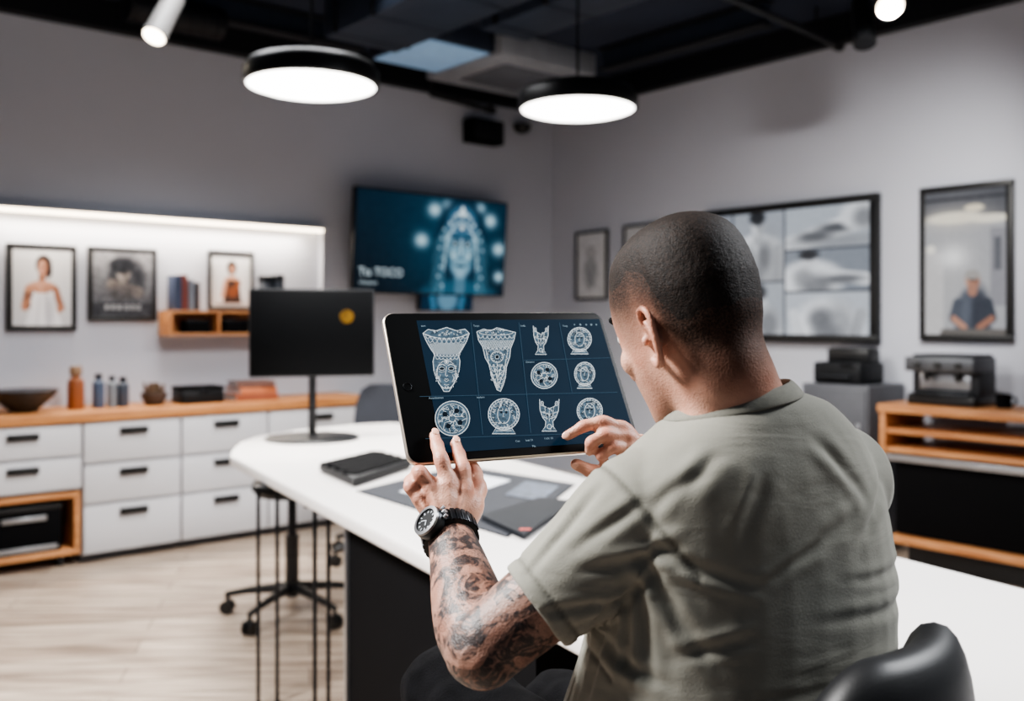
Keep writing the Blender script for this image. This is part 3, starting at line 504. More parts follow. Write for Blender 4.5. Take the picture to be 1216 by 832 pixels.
o,pl,c=flat('desk_mat','dark grey desk mat lying on table under the tablet','mat',[(424,582),(548,552),(682,574),(602,636)],TZ,TZ+.004,M['mat'])
MB().prism(pl,0,.004,.0015).build('sheet',M['mat'],o); pl2=[(x*1.012,y*1.012) for x,y in pl]; MB().prism(pl2,0,.0025,.001).build('stitched_edge',M['matblack'],o)
z1=TZ+.0042
o,pl,c=flat('paper_sheet','white paper sheet on the desk mat behind the left hand','paper',[(474,583),(556,561),(606,570),(532,596)],z1,z1+.002,M['paper']); MB().prism(pl,0,.002).build('sheet',M['paper'],o,smooth=False)
MB().prism([(x*.5-.02,y*.5) for x,y in pl],.002,.0026).build('printed_area',mat('grey_print',(156,164,178),.7,var=.3,vs=40),o,smooth=False)
o,pl,c=flat('printed_photo','blue grey printed sheet on the desk mat between paper and notebook','paper',[(600,587),(624,571),(664,577),(642,594)],z1,z1+.002,M['paper']); MB().prism(pl,0,.002).build('sheet',mat('photo_print',(66,76,92),.6,var=.6,vs=25),o,smooth=False); MB().prism([(x*1.04,y*1.04) for x,y in pl],0,.0015).build('border',M['greyplastic'],o,smooth=False)
M['nb']=mat('notebook_cover',(26,29,34),.7,var=.1,spec=.2)
o,pl,c=flat('notebook','black notebook on the near corner of the desk mat','notebook',[(570,611),(640,590),(682,594),(622,634)],z1,z1+.014,M['black']); MB().prism(pl,0,.003,.001).build('back_cover',M['nb'],o); MB().prism(pl,.011,.014,.001).build('front_cover',M['nb'],o); MB().prism([(x*.96,y*.96) for x,y in pl],.003,.011).build('pages',M['greyplastic'],o)
pr=pl[3]; MB().box((pr[0]*.82-.0,pr[1]*.82,.0148),(.03,.014,.002),.0005).build('red_tag',mat('red_tag',(190,70,60),.5),o)
o,pl,c=flat('keyboard','thick black keyboard on the table in front of monitor','keyboard',[(380,548),(446,533),(488,544),(420,565)],TZ,TZ+.04,M['plastic'])
MB().prism([(x*1.02,y*1.02) for x,y in pl],.004,.034,.010).build('body',M['plastic'],o); MB().prism([(x*.96,y*.96) for x,y in pl],0,.006,.001).build('rubber_foot',M['matblack'],o)
A,B,Cc,D=[Vector((*v,0)) for v in pl]; ang=math.atan2((B-A).y,(B-A).x)
for j in range(4):
    for i in range(10):
        a=.07+.0945*i; b_=.16+.225*j; q=A.lerp(B,a).lerp(D.lerp(Cc,a),b_); Tk=Matrix.Translation((q.x,q.y,.037))@Matrix.Rotation(ang,4,'Z'); MB().box((0,0,0),((B-A).length*.08,(D-A).length*.17,.008),.003,T=Tk).build('key',M['matblack'],o)
# ------------------------------------------------------------------ rolling stool and office chair
def castor_base(o,r,z,m,th=1.):
    for i in range(5):
        a=2*math.pi*i/5+.35; cx,cy=math.cos(a),math.sin(a)
        MB().tube([(cx*.03,cy*.03,z+.03),(cx*r*.6,cy*r*.6,z+.012),(cx*r,cy*r,z-.012)],[.028*th,.020*th,.015*th],n=10,sub=3).build('base_leg',m,o)
        mb=MB(); tx,ty=-cy,cx; mb.cyl((cx*r-tx*.026,cy*r-ty*.026,.034),(cx*r-tx*.008,cy*r-ty*.008,.034),.034,n=18); mb.cyl((cx*r+tx*.008,cy*r+ty*.008,.034),(cx*r+tx*.026,cy*r+ty*.026,.034),.034,n=18); mb.cyl((cx*r,cy*r,.03),(cx*r,cy*r,z-.01),.01,n=10); mb.build('castor',M['black'],o)
p=on_z(347,730,0); o=thing('rolling_stool','black five spoke rolling stool tucked under the table end','stool',p,.2)
castor_base(o,.33,.11,M['black'],.95); MB().cyl((0,0,.1),(0,0,.40),.034,n=20).build('gas_lift',M['black'],o); MB().cyl((0,0,.4),(0,0,.6),.022,n=20).build('piston',M['dkmetal'],o); MB().lathe([(.05,.58),(.17,.6),(.195,.63),(.19,.665),(.14,.68),(.001,.683)],n=40).build('seat',M['leather'],o)
o=thing('office_chair','charcoal office chair standing beyond the far end of table','chair',(-.83,5.88,0),R(-12)); castor_base(o,.31,.11,M['black'])
MB().cyl((0,0,.1),(0,0,.46),.03,n=18).build('gas_lift',M['black'],o); MB().box((0,0,.5),(.48,.46,.08),.035).build('seat',M['chair'],o)
mb=MB(); rings=[]
for z,w_,y in ((.62,.19,.2),(.68,.23,.215),(.8,.235,.225),(.92,.225,.235),(1.02,.19,.24),(1.055,.13,.24)):
    rings.append([Vector((w_*math.cos(a),y+.035*math.sin(a)-.06*(math.cos(a)**2)+.03,z)) for a in [2*math.pi*j/28 for j in range(28)]])
mb.loft(rings); mb.build('backrest',M['chair'],o); MB().tube([(0,.05,.48),(0,.26,.5),(0,.29,.65),(0,.27,.8)],.02,n=10,sub=4).build('back_support',M['black'],o)
# ------------------------------------------------------------------ tablet
d0=1.33; cor=[px(463,371,d0),px(721,370,d0*1.1065),px(755,532,d0*1.0189),px(475,552,d0*.9124)]
TL,TR,BR,BL=cor; tcen=(TL+TR+BR+BL)/4; tex=((TR-TL)+(BR-BL)).normalized(); tup=((TL-BL)+(TR-BR)); tup=(tup-tex*tup.dot(tex)).normalized(); tn=tex.cross(tup)
TW=((TR-TL).length+(BR-BL).length)/2; TH=((TL-BL).length+(TR-BR).length)/2
def hit(x,y):
    r=Vector(((x-CX)/F,1,(HY-y)/F)); o=Vector((0,0,H)); t=(tcen-o).dot(tn)/r.dot(tn); return o+r*t
def sd(x,y): return hit(x,y).y
def tl(x,y): v=hit(x,y)-tcen; return v.dot(tex),v.dot(tup)
tab=thing('tablet','black tablet with white tattoo designs on screen held by seated man','tablet',tcen); tab.rotation_euler=Matrix((tex,tup,tn)).transposed().to_euler()
def rrect(w,h,r,n=6):
    P=[]
    for cx,cy,a0 in ((w/2-r,h/2-r,0),(-w/2+r,h/2-r,90),(-w/2+r,-h/2+r,180),(w/2-r,-h/2+r,270)):
        for i in range(n+1): a=R(a0+90*i/n); P.append((cx+r*math.cos(a),cy+r*math.sin(a)))
    return P
MB().prism(rrect(TW,TH,.016),-.010,-.0012,.003).build('back_shell',mat('silver_shell',(196,184,172),.3,.8),tab)
MB().prism(rrect(TW-.004,TH-.004,.015),-.0012,0,.0005).build('glass_front',mat('black_bezel',(7,8,9),.45,spec=.12),tab)
xs0=tl(495,383)[0]; xs1=tl(712,381)[0]; ys0=TH/2-.014; ys1=-TH/2+.013; scrx,scry=(xs0+xs1)/2,(ys0+ys1)/2
M['tscreen']=glow('tablet_navy_glow',(18,44,64),.95,.10,14); M['tline']=glow('tablet_white_line',(230,238,242),1.05); M['tfill']=glow('tablet_grey_fill',(96,120,138),.8,.45,170); M['tgrid']=glow('tablet_grid_line',(66,94,114),.8)
M['tdark']=glow('tablet_dark_line',(14,32,48),.6); M['ttext']=glow('tablet_small_text',(150,170,182),.85)
mb=MB(); mb.prism([(x*(xs1-xs0)/2+scrx,y*(ys0-ys1)/2+scry) for x,y in ((-1,-1),(1,-1),(1,1),(-1,1))],0,.0003); scrn=mb.build('screen',M['tscreen'],tab,smooth=False)
hx,hy=tl(484,459)
MB().tube([(hx+.0058*math.cos(6.2832*i/32),hy+.0058*math.sin(6.2832*i/32),.0002) for i in range(33)],.0006,n=6,sub=1,round_=False).build('home_button',M['dkmetal'],tab)
class Rib:
    def __init__(s): s.mb={'l':MB(),'f':MB(),'d':MB()}
    def line(s,P,w=.7,k='l',closed=False):
        P=[Vector((p[0],p[1])) for p in P]
        if closed: P=P+[P[0]]
        z={'l':.0009,'d':.0012}[k]; vs=[];fs=[]
        for i,p in enumerate(P):
            a=P[max(i-1,0)]; b=P[min(i+1,len(P)-1)]
            if closed and i in (0,len(P)-1): a=P[-2]; b=P[1]
            t=(b-a); t=t.normalized() if t.length>0 else Vector((1,0)); n=Vector((-t.y,t.x))*w/2
            for q in (p+n,p-n): x,y=tl(q.x,q.y); vs.append((x,y,z))
        for i in range(len(P)-1): fs.append((2*i,2*i+1,2*i+3,2*i+2))
        s.mb[k].add(vs,fs); return s
    def ring(s,cx,cy,rx,ry=None,w=.7,k='l',a0=0,a1=360,n=24):
        ry=rx if ry is None else ry; P=[(cx+rx*math.cos(R(a0+(a1-a0)*i/n)),cy+ry*math.sin(R(a0+(a1-a0)*i/n))) for i in range(n+1)]
        return s.line(P,w,k)
    def fill(s,P,k='f'):
        z={'f':.0006,'l':.00085,'d':.0011}[k]; s.mb[k].add([(*tl(x,y),z) for x,y in P],[list(range(len(P)))]); return s
    def dot(s,cx,cy,r,k='l',n=8,ry=None): return s.fill([(cx+r*math.cos(6.283*i/n),cy+(ry or r)*math.sin(6.283*i/n)) for i in range(n)],k)
    def curls(s,cx,cy,rx,ry,n,size=2.4,inner=0.,pd=.5):
        for i in range(n):
            a=random.random()*6.283; q=math.sqrt(random.uniform(inner*inner,1)); x=cx+rx*q*math.cos(a); y=cy+ry*q*math.sin(a); z=size*random.uniform(.5,1); a0=random.random()*6.283; dr=random.choice((-1,1))
            s.line([(x+z*(1-j/9)*math.cos(a0+dr*j*.62),y+z*(1-j/9)*math.sin(a0+dr*j*.62)) for j in range(8)],.5,'d' if random.random()<pd else 'l')
        return s
    def build(s,label):
        root=s.mb['f'].build('tattoo_design',M['tfill'],scrn,smooth=False); root['label']=label
        me=root.data; bm=bmesh.new(); bm.from_mesh(me)
        me.materials.append(M['tline']); me.materials.append(M['tdark'])
        for idx,k in ((1,'l'),(2,'d')):
            vm={v:bm.verts.new(v.co) for v in s.mb[k].bm.verts}
            for f in s.mb[k].bm.faces:
                nf=bm.faces.new([vm[v] for v in f.verts]); nf.material_index=idx
            s.mb[k].bm.free()
        bm.to_mesh(me); bm.free()
def hatch(r,y0,y1,fx,step=4,w=.45,k='l'):
    y=y0
    while y<y1:
        l,rr=fx(y); n=max(2,int((rr-l)/step)); P=[];Q=[]
        for i in range(n+1):
            t=i/n; P.append((l+(rr-l)*t,y+(step if i%2 else 0))); Q.append((l+(rr-l)*t,y+(0 if i%2 else step)))
        r.line(P,w,k); r.line(Q,w,k); y+=step
def scallops(r,x0,x1,y,n,h,w=.6,sag=0.):
    for i in range(n):
        a=x0+(x1-x0)*i/n; b=x0+(x1-x0)*(i+1)/n; m=(a+b)/2; f=lambda x:sag*(1-((x-(x0+x1)/2)/((x1-x0)/2))**2)
        r.line([(a,y+f(a)),(a+(m-a)*.4,y+h*.8+f(m)),(m,y+h+f(m)),(b-(b-m)*.4,y+h*.8+f(m)),(b,y+f(b))],w); r.dot(m,y+h*.35+f(m),.5,'d')
# ornate bust under a flared net crown
r=Rib(); out=[(502,396),(508,391.5),(518,393),(530,389),(542,393),(552,391),(557,396),(554,405),(549,414),(544,421),(546,429),(545,440),(542,450),(537,458),(533,465),(527,465),(523,458),(518,450),(515,440),(514,429),(516,421),(511,414),(506,405)]
r.fill(out).line(out,.9,closed=True); r.line([(502,396),(512,400),(522,402),(530,402.5),(538,402),(548,400),(557,396)],.9); scallops(r,505,555,398,9,3.4,.6,3.2); scallops(r,508,552,403,8,3.2,.5,2.4); r.curls(530,396,22,3.2,30,1.9,0,.5)
hatch(r,408,420,lambda y:(510+(y-408)*.45,551-(y-408)*.42),2.6,.5); scallops(r,515,546,420,8,2.6,.6,1.4); scallops(r,517,544,424,6,2.4,.5,1.0)
fo=[(530+12*math.cos(6.283*i/28),444+17.5*math.sin(6.283*i/28)*(1 if math.sin(6.283*i/28)>0 else .9)) for i in range(28)]; r.line(fo,.7,closed=True); r.curls(530,444,13,19,24,1.7,.82,.5)
for x,sg in ((524.5,-1),(535.5,1)):
    r.dot(x,438,3.0,'d',12,1.7).ring(x,438,3.1,1.8,.6); r.dot(x,438,.8); r.line([(x-4,434.2),(x-.5*sg,432.6),(x+4,434.4)],.8); r.line([(x-3.4,441.4),(x,442.3),(x+3.4,441.2)],.45); r.line([(x+sg*4.6,436),(x+sg*5.6,444),(x+sg*3,453)],.55); r.curls(x+sg*6,446,2.4,9,12,1.5); r.line([(x+sg*1.5,445),(x+sg*3.2,449),(x+sg*1.2,454)],.45)
r.line([(530,435),(528.6,445.5),(530,447),(531.6,445.5)],.6); r.line([(526.6,451),(528.8,450),(530,450.7),(531.2,450),(533.4,451),(530,453.4)],.6,closed=True); r.line([(526.6,451.3),(533.4,451.3)],.5,'d'); r.line([(527,456.5),(530,457.5),(533,456.5)],.5); scallops(r,525,535.5,459,3,2.4,.5); r.dot(530,430,1.4).ring(530,430,2.4,2.4,.5)
r.build('goblet shaped face design, top left of screen')
# curved ornament tapering to a narrow foot
r=Rib(); out=[(566,394),(574,391),(582,393),(590,389.5),(600,392),(612,395),(610,404),(606,414),(605,424),(601,436),(600,448),(597,458),(594,465),(590,463),(587,455),(583,446),(581,434),(576,425),(573,412),(568,404)]
r.fill(out).line(out,.9,closed=True); r.ring(589,395,20,3.2,.6); lf=lambda y:np.interp(y,[394,404,412,425,434,446,455,463],[567,569,573.5,576.5,581.5,583.5,587.5,590]); rf=lambda y:np.interp(y,[394,404,414,424,436,448,458,464],[611,609.5,605.5,604.5,600.5,599.5,596.5,594.5])
scallops(r,568,610,398,8,3.4,.55,1.5); hatch(r,404,412,lambda y:(lf(y)+1,rf(y)-1),2.6,.5); scallops(r,575,604,412,6,3,.55,1.2); r.curls(589,395,18,3,24,1.8)
r.ring(590,424,7.4,6.4,.8).ring(590,424,4.6,4.2,.55,'d').dot(590,424,2.2,'d').ring(590,424,2.2,2.2,.5)
for i in range(12): a=6.283*i/12; r.line([(590+4.7*math.cos(a),424+4.3*math.sin(a)),(590+7*math.cos(a+.2),424+6.1*math.sin(a+.2))],.5)
for sg in (-1,1): r.line([(590+sg*13,416),(590+sg*11,426),(590+sg*9,436),(590.5+sg*6,446),(591,460)],.7); r.line([(590+sg*5,433),(590.5+sg*2.5,442),(591,452)],.6); r.curls(590+sg*11,420,2.5,8,10,1.5)
for y in (432,437,442,447,452,457): scallops(r,lf(y)+1,rf(y)-1,y,max(2,int((rf(y)-lf(y))/5)),3.2,.5,1.)
r.curls(590,440,9,18,30,1.7,.2,.5); r.line([(590,431),(591,463)],.6)
r.build('tapering cone shaped lattice design, top row second')
def vase(cx,cy,w,h,lab):
    r=Rib(); f=lambda a,b:(cx+a*w,cy+b*h); out=[f(-.45,-.5),f(-.25,-.28),f(0,-.2),f(.25,-.28),f(.45,-.5),f(.42,-.15),f(.3,.08),f(.16,.2),f(.18,.36),f(.34,.5),f(-.34,.5),f(-.18,.36),f(-.16,.2),f(-.3,.08),f(-.42,-.15)]
    r.fill(out).line(out,.8,closed=True); r.line([f(-.36,-.1),f(0,-.02),f(.36,-.1)],.6); r.line([f(-.28,.06),f(0,.12),f(.28,.06)],.6); r.line([f(0,-.2),f(0,.2)],.6); r.line([f(-.2,-.25),f(-.12,.15)],.5); r.line([f(.2,-.25),f(.12,.15)],.5); r.ring(*f(0,.36),.1*w,.07*h,.6); r.ring(*f(-.33,-.36),.06*w,.07*h,.6); r.ring(*f(.33,-.36),.06*w,.07*h,.6); r.dot(*f(-.1,0),.05*w,'d').dot(*f(.1,0),.05*w,'d'); r.curls(cx,cy-.06*h,.33*w,.22*h,24,1.8); r.curls(cx,cy+.4*h,.22*w,.08*h,8,1.3)
    r.build(lab)
def medal(cx,cy,rad,lab,ped=0,face=0,spokes=10,ry=1.0):
    r=Rib(); P=[(cx+rad*math.cos(6.283*i/32),cy+rad*ry*math.sin(6.283*i/32)) for i in range(32)]; r.fill(P).line(P,.9,closed=True); r.ring(cx,cy,rad*.85,rad*.85*ry,.5)
    if face:
        fo=[(cx+rad*.40*math.cos(6.283*i/20),cy+rad*.6*ry*math.sin(6.283*i/20)) for i in range(20)]; r.line(fo,.7,closed=True); r.curls(cx,cy,rad*.8,rad*.8*ry,int(rad*3.4),2.,.66,.55); r.curls(cx,cy-rad*.42,rad*.3,rad*.12,6,1.4)
        for sx in (-1,1): r.dot(cx+sx*rad*.16,cy-rad*.12,rad*.08,'d'); r.line([(cx+sx*rad*.06,cy-rad*.24),(cx+sx*rad*.28,cy-rad*.25)],.5)
        r.line([(cx,cy-rad*.08),(cx-rad*.06,cy+rad*.14),(cx+rad*.04,cy+rad*.15)],.5); r.line([(cx-rad*.14,cy+rad*.3),(cx+rad*.14,cy+rad*.3)],.7,'d')
        for i in range(spokes*2): a=6.283*i/spokes/2; r.line([(cx+rad*.86*math.cos(a),cy+rad*.86*ry*math.sin(a)),(cx+rad*.98*math.cos(a+.1),cy+rad*.98*ry*math.sin(a+.1))],.5)
    else:
        for i in range(4): a=6.283*i/4+.5; r.dot(cx+rad*.5*math.cos(a),cy+rad*.5*math.sin(a),rad*.15,'d',12)
        for i in range(spokes):
            a=6.283*i/spokes; r.line([(cx+rad*.2*math.cos(a),cy+rad*.2*ry*math.sin(a)),(cx+rad*.5*math.cos(a+.35),cy+rad*.5*ry*math.sin(a+.35)),(cx+rad*.8*math.cos(a),cy+rad*.8*ry*math.sin(a))],.6)
        r.curls(cx,cy,rad*.82,rad*.82*ry,int(rad*4),2.2,.2,.55); r.ring(cx,cy,rad*.2,rad*.2,.8)
    if ped:
        Q=[(cx-rad*.5,cy+rad*ry*.88),(cx+rad*.5,cy+rad*ry*.88),(cx+rad*.75,cy+rad*ry*1.25),(cx-rad*.75,cy+rad*ry*1.25)]; r.fill(Q).line(Q,.8,closed=True); r.line([(cx-rad*.5,cy+rad*ry*1.06),(cx+rad*.5,cy+rad*ry*1.06)],.6)
    r.build(lab)
vase(642,404,20,34,'small upright vase design in top row'); medal(688,403,14,'medallion bust design at top right',1,1,12); medal(646,446,15.5,'round medallion design in second row',0,0,9); medal(694,444,12,'bust design at right of second row',1,1,8,1.15)
medal(537,497,20.5,'largest round mandala design, bottom left',0,0,11); medal(598,492,18.5,'round bust design on pedestal, bottom row',1,1,14); vase(652,493,26,38,'upright vase design in bottom row'); medal(700,488,15,'round head design, bottom right',0,1,14)
r=Rib()
for a,b in (((559,383),(573,516)),((616,383),(630,514)),((664,383),(679,466)),((498,471),(733,466)),((622,428),(724,425)),((505,521),(742,513))): r.line([a,b],.7)
r.mb['l'].build('grid_lines',M['tgrid'],scrn,smooth=False); [r.mb[k].bm.free() for k in 'fd']
for s_,x,y,z in (('atot',500,388,2.6),('Tosjo',562,388,2.6),('Irolls',618,388,2.6),('Topg',668,388,2.5),('Aounlosoao',509,474,2.8),('Inoloro',566,473,2.5),('Osotovo',624,431,2.5),('Cao',612,525,2.6),('Ioet 21',624,524,2.6),('11:01 53',646,522,2.6),('Ma',632,531,2.8)):
    x_,y_=tl(x,y); text('screen_text',s_,z*.00155,M['ttext'],scrn,(x_,y_,.0008))
mb=MB()
for i,x in enumerate((682,689,696,702,708)): a,b=tl(x,385.5); mb.lathe([(.0001,.0003),(.0017,.0003),(.0017,.0007),(.0001,.0007)],c=(a,b,0),n=(3,16,4,16,4)[i])
mb.build('status_icons',M['ttext'],scrn,smooth=False)
# ------------------------------------------------------------------ person
PO=Vector((.27,1.08,0))
man=thing('person','seated person in olive grey t-shirt seen from behind, holding tablet','person',PO)
fw=Vector((-.423,.906,0)); rt_=Vector((.906,.423,0)); UZ=Vector((0,0,1))
def sect(z,c,hw,hd,n=36,e=2.3,tilt=0.):
    out=[]
    for j in range(n):
        a=2*math.pi*j/n; ca,sa=math.cos(a),math.sin(a)
        x=math.copysign(abs(ca)**(2/e),ca)*hw; y=math.copysign(abs(sa)**(2/e),sa)*hd
        out.append(Vector((c[0],c[1],z+tilt*x-tilt*.5*y))+rt_*x+fw*y)
    return out
TORSO=[(1.358,(.254,1.096),.073,.070),(1.349,(.255,1.097),.092,.079),(1.331,(.258,1.098),.124,.09),(1.296,(.264,1.10),.160,.106),(1.245,(.268,1.105),.180,.12),(1.17,(.271,1.108),.186,.130),(1.08,(.264,1.106),.186,.141),(.99,(.247,1.106),.194,.157),(.91,(.24,1.102),.202,.164),(.84,(.25,1.09),.198,.152),(.80,(.262,1.08),.182,.138)]
def torso(mb,grow,zmin=-1):
    T=[t for t in TORSO if t[0]>zmin]; Q=catmull([[t[0],t[1][0],t[1][1],t[2]+grow,t[3]+grow] for t in T],4)
    mb.loft([sect(q[0],(q[1],q[2]),q[3],q[4],tilt=.19*min(1,max(0,(q[0]-1.27)/.07))) for q in Q])
SL=Vector((.152,1.055,1.240)); SR=Vector((.398,1.17,1.258))
EL=px(573,770,1.02); WL=px(534,633,1.185); ER=Vector((.39,1.37,1.09)); WR=px(772,547,1.345)
HC=px(815,377,1.11); HS=.93; HM=Matrix.Translation(HC)@Matrix.Rotation(R(36),4,'Z')@Matrix.Rotation(R(-22),4,'X')@Matrix.Rotation(R(-4),4,'Y')@Matrix.Scale(HS,4); HI=HM.inverted()
body=MB(); torso(body,-.018,.8)
HD=[(-.126,.052,.022,.026),(-.112,.044,.042,.046),(-.088,.024,.0565,.066),(-.060,.008,.0665,.086),(-.028,.000,.0735,.096),(.005,-.004,.0785,.0995),(.038,-.006,.0795,.1010),(.070,-.008,.0745,.0965),(.095,-.010,.0640,.083),(.113,-.011,.045,.059),(.123,-.012,.024,.032)]
Q=catmull([list(h) for h in HD],4); rings=[]
for z,cy,hw,hd in Q: rings.append([HM@Vector((math.copysign(abs(math.cos(a))**.92,math.cos(a))*hw,cy+math.copysign(abs(math.sin(a))**.92,math.sin(a))*hd,z)) for a in [2*math.pi*j/40 for j in range(40)]])
body.loft(rings)
hv=lambda *a: HM@Vector(a)
body.tube([hv(0,.094,.012),hv(0,.104,-.015),hv(0,.110,-.034),hv(0,.098,-.042)],[.008,.009,.012,.008],n=12)
for k in (-1,1):
    body.ell((k*.012,.097,-.038),(.009,.01,.008),T=HM); body.tube([hv(k*.008,.094,.024),hv(k*.03,.088,.03),hv(k*.05,.070,.024)],[.006,.007,.005],n=10)
    body.ell((k*.042,.064,-.03),(.022,.02,.022),T=HM)
    # ear: flared helix rim, antihelix fold, tragus, bowl and lobe
    h=[(.0775,.012,-.036),(.080,.004,-.045),(.085,-.006,-.038),(.093,-.016,-.018),(.0965,-.021,.006),(.0935,-.012,.021),(.087,.002,.021),(.0805,.009,.010),(.0785,.006,-.002)]
    body.tube([hv(k*a,b-.010,c_-.012) for a,b,c_ in h],[.0048,.0058,.0048,.0042,.0042,.0042,.004,.0036,.003],n=10)
    body.tube([hv(k*a,b-.010,c_-.012) for a,b,c_ in ((.080,.001,-.030),(.088,-.008,-.014),(.089,-.007,.002),(.087,-.001,.008))],[.003,.0036,.0036,.0026],n=8)
    body.ell((k*.080,.004,-.024),(.004,.005,.007),T=HM)
    body.ell((0,0,0),(.0028,.013,.024),T=HM@Matrix.Translation((k*.0800,-.0135,-.022))@Matrix.Rotation(k*R(30),4,'Z'))
body.ell((0,.091,-.062),(.022,.009,.005),T=HM); body.ell((0,.089,-.072),(.019,.01,.006),T=HM); body.ell((0,.074,-.104),(.022,.02,.018),T=HM)
body.tube([hv(0,-.020,.01),hv(0,-.020,-.045),hv(0,-.022,-.085),Vector((.245,1.088,1.375)),Vector((.254,1.092,1.34)),Vector((.262,1.095,1.27))],[.055,.0580,.060,.0615,.0645,.076],n=28)
body.tube([HM@Vector((.025,-.035,-.05)),Vector((.283,1.09,1.350)),Vector((.340,1.13,1.285))],[.030,.031,.034],n=16); body.tube([HM@Vector((-.025,-.035,-.05)),Vector((.220,1.062,1.343)),Vector((.185,1.06,1.265))],[.030,.029,.034],n=16)
def arm(S_,E_,W_,sh):
    body.tube([sh,S_,S_.lerp(E_,.35),S_.lerp(E_,.75),E_],[.05,.055,.050,.045,.042],n=24)
    a=(W_-E_); sag=Vector((0,0,-.006))
    body.tube([E_-a*.02,E_+a*.18+sag,E_+a*.4+sag,E_+a*.75,W_,W_+a.normalized()*.02],[.040,.0445,.0425,.0335,.0275,.026],n=24)
arm(SL,EL,WL,Vector((.21,1.08,1.235))); arm(SR,ER,WR,Vector((.34,1.14,1.24)))
JT=[]
def chain(P,rad,thumb=False):
    pts=[];rs=[]; JT.extend(P[1:-1] if not thumb else P[2:-1])
    for i,(p,r_) in enumerate(zip(P,rad)):
        pts.append(p); rs.append(r_*(1.0 if i<1 else .97 if i<len(P)-1 else .93))
        if 1<=i<len(P)-1: pts.append(p.lerp(P[i+1],.5)); rs.append((r_+rad[i+1])/2*.86)
    body.tube(pts,rs,n=14,sub=4)
FR=[.0135,.0128,.0107,.0096,.0080]
s_=sd
L_i=[px(543,620,1.19),px(552,583,1.203),px(550,556,1.213),px(545,539,s_(545,539)-.0155),px(541,526,s_(541,526)-.0082)]
L_m=[px(536,620,1.188),px(533,575,1.2),px(524,545,1.208),px(519,528,s_(519,528)-.0155),px(516,517,s_(516,517)-.0082)]
L_r=[px(528,622,1.188),px(512,579,1.198),px(499,561,1.197),px(496,560,1.222),px(503,568,1.236)]
L_p=[px(522,625,1.19),px(498,591,1.198),px(487,578,1.198),px(487,570,1.218),px(494,573,1.236)]
chain(L_i,FR); chain(L_m,FR); chain(L_r,[.0135,.0125,.0105,.0094,.0082]); chain(L_p,[.0125,.0112,.0095,.0085,.0074])
L_t=[px(545,628,1.19),px(560,603,1.205),px(568,580,1.232),px(564,562,s_(564,562)+.016),px(555,540,s_(555,540)+.0205)]
chain(L_t,[.017,.0165,.0128,.0112,.0092],True)
body.tube([px(533,628,1.19),px(530,600,1.197),px(528,583,1.2)],[.022,.023,.018],n=18); body.tube([px(520,605,1.197),px(545,600,1.2)],[.016,.018],n=16)
cam_=Vector((0,-1,.15)).normalized()
for P in (L_i,L_m,L_r,L_p):
    body.tube([P[0].lerp(P[1],.25)+cam_*.0185,P[0].lerp(P[1],.65)+cam_*.0145,P[1]+cam_*.0085],[.0030,.0036,.0042],n=8,sub=3); body.ell(tuple(P[1]+cam_*.0055),(.0088,.0088,.0088),n=12,m=8)
# right hand: compact grip on the lower right corner, index finger bent onto the screen, the others curled, thumb under the edge
R_i=[px(760,536,1.330),px(742,511,s_(742,511)-.036),px(716,501,s_(716,501)-.042),px(693,506,s_(693,506)-.028),px(674,517,s_(674,517)-.0082)]
R_m=[px(763,540,1.328),px(747,520,s_(747,520)-.036),px(719,516,s_(719,516)-.042),px(702,525,s_(702,525)-.030),px(700,535,s_(700,535)-.013)]
R_r=[px(766,545,1.328),px(752,532,s_(752,532)-.032),px(728,531,s_(728,531)-.036),px(714,540,s_(714,540)-.024),px(717,547,s_(717,547)-.010)]
R_p=[px(769,550,1.330),px(758,542,s_(758,542)-.026),px(740,545,s_(740,545)-.027),px(732,552,s_(732,552)-.016),px(739,555,s_(739,555)-.006)]
R_t=[px(766,550,1.338),px(752,557,1.332),px(729,562,1.326),px(704,560,1.320),px(684,551,1.3185)]
chain(R_i,FR); chain(R_m,[.0135,.0126,.0106,.0095,.0082]); chain(R_r,[.013,.0120,.0100,.0090,.0078]); chain(R_p,[.0125,.011,.0090,.0082,.0072]); chain(R_t,[.017,.0158,.0128,.0115,.0092],True)
body.tube([WR,px(758,545,1.332),px(747,535,s_(747,535)-.026)],[.025,.024,.019],n=18)
for P in (R_i,R_m,R_r): body.tube([P[0].lerp(P[1],.2)+V(-.004,-.012,.006),P[1]+V(0,-.008,.004)],[.0034,.0042],n=8,sub=2); body.ell(tuple(P[1]+cam_*.005),(.0086,.0086,.0086),n=12,m=8)
HL,HR=Vector((.19,1.07,.80)),Vector((.335,1.13,.80)); KL,KR=Vector((-.105,1.48,.88)),Vector((.075,1.55,.815)); AL,AR=Vector((.03,1.26,.475)),Vector((.19,1.34,.43))
for a,k,n_ in ((HL,KL,AL),(HR,KR,AR)): body.tube([a,a.lerp(k,.5),k],[.075,.065,.05],n=20); body.tube([k,k.lerp(n_,.35),n_],[.048,.048,.03],n=18)
bme=remesh(body,'body',.0026,3,PO)
nv=len(bme.vertices); co=np.zeros(nv*3,np.float32); bme.vertices.foreach_get('co',co); co=co.reshape(-1,3).astype(np.float64)+np.array(PO)
hl=np.c_[co,np.ones(nv)]@np.array(HI).T
